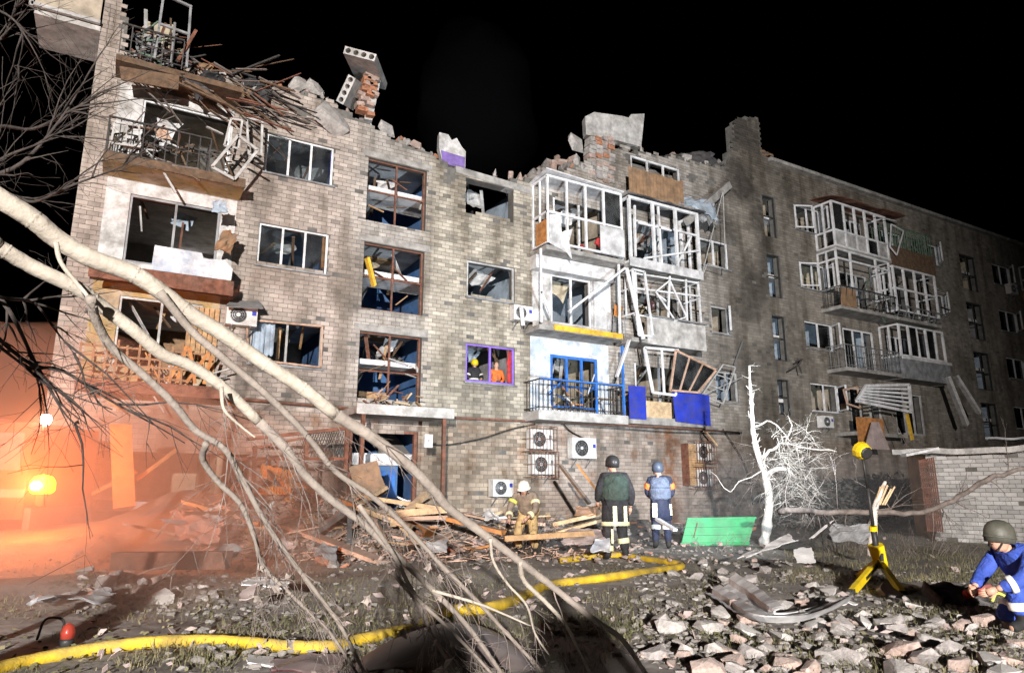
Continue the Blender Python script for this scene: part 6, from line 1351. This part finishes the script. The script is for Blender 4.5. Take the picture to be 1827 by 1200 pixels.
# curtain in the left second-floor window, red curtain in the purple one
for x0, y0, x1, y1, Y, m, lab in ((448, 570, 486, 640, .2, 'pale_blue', 'pale blue curtain torn in the second-floor window by the air conditioner'), (905, 620, 922, 688, .25, 'red_cloth', 'faded red curtain at the side of the purple window'), (576, 415, 590, 485, .2, 'wood_orange', 'orange curtain at the side of the third-floor window'), (590, 262, 596, 330, .25, 'blue_panel', 'blue curtain bunched at the fourth-floor window')):
    a = F(x0, y0, Y); b = F(x1, y1, Y); q = MB(); n = 16; vs = []
    for i in range(n+1):
        t = i/n; y = Y+.05*math.sin(i*1.9)
        vs += [(a.x+(b.x-a.x)*t, y, a.z), (a.x+(b.x-a.x)*t+.03*math.sin(i), y+.04*math.sin(i*2.7), b.z+.12*abs(math.sin(i*1.3)))]
    q.add(vs+[(v[0], v[1]+.006, v[2]) for v in vs], [(2*i, 2*i+2, 2*i+3, 2*i+1) for i in range(n)]+[tuple(j+2*n+2 for j in (2*i+1, 2*i+3, 2*i+2, 2*i)) for i in range(n)]); tag(q.build('curtain', m, None, True), lab, 'curtain')
# leaning metal bracket on the far wall, pink board
q = MB(); c = [F(x, y, -.5) for x, y in ((1408, 660), (1425, 650), (1432, 640), (1420, 645))]; q.tube(c, .04, 6); q.tube([F(1425, 650, -.5), F(1430, 665, -.6)], .035, 6); tag(q.build('iron_bracket', 'iron', None), 'twisted dark iron bracket sticking out of the far wall', 'bracket')
q = MB(); q.prism([F(1543, 800, -1.6), F(1588, 802, -1.6), F(1568, 752, -1.3), F(1556, 752, -1.3)], (0, .03, 0)); tag(q.build('board', 'sheet_pink', None), 'pink triangular board propped under the tipped white frame', 'board')
# ---------------------------------------------------------------- brick shed at the right
K1 = R(1668, 950, 18.4); K1.z = 0; K2 = R(1900, 950, 16.2); K2.z = 0; K0 = R(1634, 950, 20.5); K0.z = 0
SH = thing('brick_shed', 'whitewashed brick shed with rusty grille and cracked concrete roof', 'shed', K1)
zt = R(1668, 803, 18.4).z
e = (K2-K1); e.z = 0; LS = e.length; e.normalize(); nS = Vector((e.y, -e.x, 0)); 
if nS.dot(CAM-K1) < 0: nS = -nS
q = MB(); q.prism([K1-nS*.02+Vector((0, 0, -.2)), K2-nS*.02+Vector((0, 0, -.2)), K2-nS*.02+Vector((0, 0, zt)), K1-nS*.02+Vector((0, 0, zt))], -nS*.3); sw = q.build('wall', 'mortar', SH)
# bricks, one by one, in two sizes of course: the 300 most visible as single pieces
rows = int(zt/.105)+1; cnt = 0; rest = MB(); rest.c = []
me_s = []
for k in range(6):
    me = bpy.data.meshes.new('brick'); hw, hh = .128, .046; X = e; Zv = Vector((0, 0, 1))
    pts = [X*a*hw+Zv*b*hh+nS*c for c in (.0, -.03) for a, b in ((-1, -1), (1, -1), (1, 1), (-1, 1))]
    me.from_pydata([tuple(p) for p in pts], [], [(0, 1, 2, 3), (0, 4, 5, 1), (1, 5, 6, 2), (2, 6, 7, 3), (3, 7, 4, 0)]); at = me.color_attributes.new('tone', 'FLOAT_COLOR', 'CORNER'); v = .72+.08*k; at.data.foreach_set('color', [v, v, v, 1.]*20); me.materials.append(MT['white_brick']); me_s.append(me)
for j in range(rows):
    for i in range(int(LS/.268)+1):
        s = i*.268+(.134 if j % 2 else 0)+.13; z = j*.105+.05
        if s > LS-.13 or z > zt-.05 or (rnd(0, 1) < .03): continue
        vis = z > .55 and s < 3.6; c = K1+e*s+Vector((0, 0, z))+nS*rnd(-.006, .006)
        if vis and cnt < 300: o = bpy.data.objects.new('brick', random.choice(me_s)); COL.objects.link(o); o.parent = sw; o.location = c-K1; cnt += 1
        else:
            pts = [c+e*a*.128+Vector((0, 0, b*.046))+nS*d for d in (.0, -.03) for a, b in ((-1, -1), (1, -1), (1, 1), (-1, 1))]; rest.add(pts, [(0, 1, 2, 3), (0, 4, 5, 1), (1, 5, 6, 2), (2, 6, 7, 3), (3, 7, 4, 0)]); rest.c += [rnd(.7, 1.1)]*5
r_o = rest.build('brickwork', 'white_brick', sw); r_o['kind'] = 'stuff'
q = MB(); q.sheet(K1+nS*.35-e*.7+Vector((0, 0, zt+.02)), K2+nS*.35+Vector((0, 0, zt+.02)), K2-nS*3+Vector((0, 0, zt+.12)), K1-nS*3-e*.9+Vector((0, 0, zt+.12)), 14, 5, .05, .14, 4, 1.2); q.build('roof', 'concrete_light', SH)
q = MB(); q.sheet(K1+nS*.3+e*1.6+Vector((0, 0, zt+.2)), K2+nS*.3+Vector((0, 0, zt+.25)), K2-nS*2+Vector((0, 0, zt+.35)), K1-nS*2+e*1.4+Vector((0, 0, zt+.3)), 10, 4, .06, .05, 7, 1.2); q.build('roofing_sheet', 'sheet_grey', SH)
q = MB(); q.prism([K0, K1-e*.05-nS*.25, K1-e*.05-nS*.25+Vector((0, 0, zt)), K0+Vector((0, 0, zt))], e*.1+nS*-.1); q.build('side_wall', 'room_brown', SH)
q = MB(); gA, gB = R(1640, 820, 18.5), R(1665, 815, 18.3)
for i in range(8): a = gA.lerp(gB, i/7); q.bar(a, Vector((a.x, a.y, .25)), .03)
for j in range(14): z = .3+j*(gA.z-.35)/13; q.bar(Vector((gA.x, gA.y, z)), Vector((gB.x, gB.y, z)), .03)
q.build('grille', 'rust', SH)
q = MB(); q.bar(R(1612, 812, 18.4), R(1670, 800, 18.4), .3, .07); q.build('awning', 'sheet_white', SH)
# ---------------------------------------------------------------- emergency truck in the smoke
dT_ = 13.2; tp = R(20, 873, dT_); tp.z = gz(tp.x, tp.y); TK = thing('emergency_truck', 'emergency truck at the left edge, work light and amber beacon shining through smoke', 'truck', tp)
def tr_(x, y, d=0.): return R(x, y, dT_+d)
ex, ey = GR, GF
def tbox(nm, x0, x1, z0, z1, d0, d1, m, par=TK):
    q = MB(); pts = [CAM*0+Vector((CAM.x, CAM.y, 0))+GF*d+GR*x+Vector((0, 0, z)) for z in (z0, z1) for d in (d0, d1) for x in (x0, x1)]; q.add(pts, [(0, 2, 3, 1), (4, 5, 7, 6), (0, 1, 5, 4), (2, 6, 7, 3), (0, 4, 6, 2), (1, 3, 7, 5)]); return q.build(nm, m, par)
X = lambda px: (px-913.5)/FPX*dT_
cabb = tbox('cab', X(-120), X(60), .75, 2.55, dT_+.1, dT_+2.2, 'truck_paint')
tbox('body', X(-420), X(-125), .75, 2.8, dT_+.1, dT_+2.3, 'truck_paint')
wsn = tbox('side_window', X(-40), X(45), 1.65, 2.35, dT_+.08, dT_+.099, 'glass_dirty'); tbox('side_stripe', X(-118), X(60), 1.15, 1.3, dT_+.085, dT_+.099, 'sheet_pink'); tbox('door', X(-45), X(48), .85, 1.14, dT_+.082, dT_+.099, 'truck_paint')
tbox('bumper', X(60)+.002, X(72), .55, .95, dT_+.15, dT_+2.1, 'steel')
for xx in (-20, -330):
    q = MB(); c = Vector((CAM.x, CAM.y, .45))+GF*(dT_+.25)+GR*X(xx); q.lathe(c, [(.44, -.13), (.47, -.08), (.47, .08), (.44, .13)], 20, Matrix((GR, Vector((0, 0, 1)), GF)).transposed()); wh = q.build('wheel', 'rubber', TK, True)
    q = MB(); q.lathe(c-GF*.135, [(.24, -.01), (.24, .02)], 16, Matrix((GR, Vector((0, 0, 1)), GF)).transposed()); q.build('rim', 'steel', wh)
hl = tr_(82, 748, -.4); q = MB(); q.lathe(hl, [(.001, -.1), (.07, -.08), (.1, 0), (.07, .08), (.001, .1)], 14); q.build('work_light', 'lamp_glow', TK, True)
q = MB(); q.bar(hl-Vector((0, 0, .1)), tr_(40, 800, .3), .05); q.bar(tr_(40, 800, .3), tr_(30, 870, .3), .06); q.build('light_arm', 'steel', TK)
bc = tr_(76, 866, -.7); q = MB(); q.lathe(bc, [(.15, -.14), (.2, -.08), (.2, .06), (.14, .16), (.001, .2)], 16); q.build('beacon', 'beacon_glow', TK, True)
q = MB(); q.lathe(bc-GF*.14, [(.001, -.09), (.08, -.06), (.11, 0), (.08, .06), (.001, .09)], 14); q.build('beacon_bulb', 'lamp_glow', TK, True)
q = MB(); q.tube([bc-Vector((0, 0, .1)), bc-Vector((0, 0, .35))], .09, 10); q.bar(bc-Vector((0, 0, .33)), tr_(50, 905, .15), .06); q.build('beacon_mount', 'black_plastic', TK)
point('work_light_glow', hl-GF*.25+GR*.1, WORKW, (1, .55, .3), .1)
point('beacon_light', bc-GF*.45+GR*.12, BEACW, (1, .20, .03), .12)
# van added out of view to throw shade on the near left corner
vo = CAM-GF*6.2-GR*2.9; vo.z = gz(vo.x, vo.y); VN = thing('added_shade_van', 'grey van added out of view to shade the near left corner', 'van', vo)
vp = lambda x, y, z: vo+GR*x+GF*y+Vector((0, 0, z))
side = [(-2.3, .4), (2.3, .4), (2.35, .95), (1.6, 1.15), (1.05, 1.85), (-2.2, 1.9), (-2.35, 1.0)]
q = MB(); q.prism([vp(-.9, y, z) for y, z in side], GR*1.8); q.build('body', 'sheet_grey', VN)
for x0, x1 in ((-.915, -.90), (.90, .915)):
    q = MB(); q.prism([vp(x0, y, z) for y, z in ((-.2, 1.15), (1.4, 1.15), (1.0, 1.75), (-.2, 1.78))], GR*(x1-x0)); q.build('side_window', 'glass_dirty', VN)
    for y in (-1.45, 1.5): q = MB(); q.tube([vp(x0-.1, y, .33), vp(x1+.1, y, .33)], .33, 18); q.build('wheel', 'rubber', VN)
q = MB(); q.prism([vp(-.8, 1.585, 1.19), vp(.8, 1.585, 1.19), vp(.75, 1.1, 1.83), vp(-.75, 1.1, 1.83)], GF*.02); q.build('windscreen', 'glass_dirty', VN)
for x in (-.65, .65): q = MB(); q.b2(-.14, .14, -.02, .02, -.08, .08); q.v = [tuple(vp(x, 2.36, .8)+GR*v[0]+GF*v[1]+Vector((0, 0, v[2]))) for v in q.v]; q.build('headlight', 'pvc', VN)
# smoke rolling round the truck and over the left of the heap
def smoke(name, label, c, rad, dens, col, seed):
    b = bmesh.new(); bmesh.ops.create_icosphere(b, subdivisions=4, radius=1)
    for v in b.verts:
        n_ = 1+.3*noise.noise(v.co*1.6+Vector((seed, 0, 0))); v.co = Vector((v.co.x*rad[0], v.co.y*rad[1], v.co.z*rad[2]))*n_
    me = bpy.data.meshes.new(name); b.to_mesh(me); b.free(); o = bpy.data.objects.new(name, me); COL.objects.link(o); o.location = c; o.rotation_euler.z = -YAW
    m = bpy.data.materials.new('smoke'+str(seed)); m.use_nodes = True; n = m.node_tree; n.nodes.clear(); out = n.nodes.new('ShaderNodeOutputMaterial'); v = n.nodes.new('ShaderNodeVolumePrincipled')
    v.inputs['Color'].default_value = (*col, 1); v.inputs['Density'].default_value = dens; v.inputs['Anisotropy'].default_value = .2; n.links.new(v.outputs[0], out.inputs['Volume']); me.materials.append(m)
    return tag(o, label, 'smoke', None, 'stuff')
sc_ = R(70, 930, 10.4); sc_.z = .8
smoke('smoke', 'orange-lit smoke rolling round the truck beacon', sc_, (4.3, 4.3, 2.7), SMOKED, (.85, .62, .5), 1)

sc_ = R(70, 1060, 7.6); sc_.z = .45
smoke('smoke', 'low smoke added to carry red glow past the red lantern', sc_, (1.9, 1.9, .9), .12, (.85, .6, .5), 4)  # extra smoke added so the beacon gives a red glow near left
sc_ = R(1460, 860, 17); sc_.z = .9
smoke('smoke', 'thin grey smoke drifting before the far wall foot', sc_, (4.0, 2.2, 1.5), .035, (.8, .8, .82), 2)
sc_ = F(845, 190, 3.0)
smoke('smoke', 'faint smoke plume rising from the gap in the roof', sc_, (2.6, 1.6, 3.6), .004, (.75, .8, .9), 3)
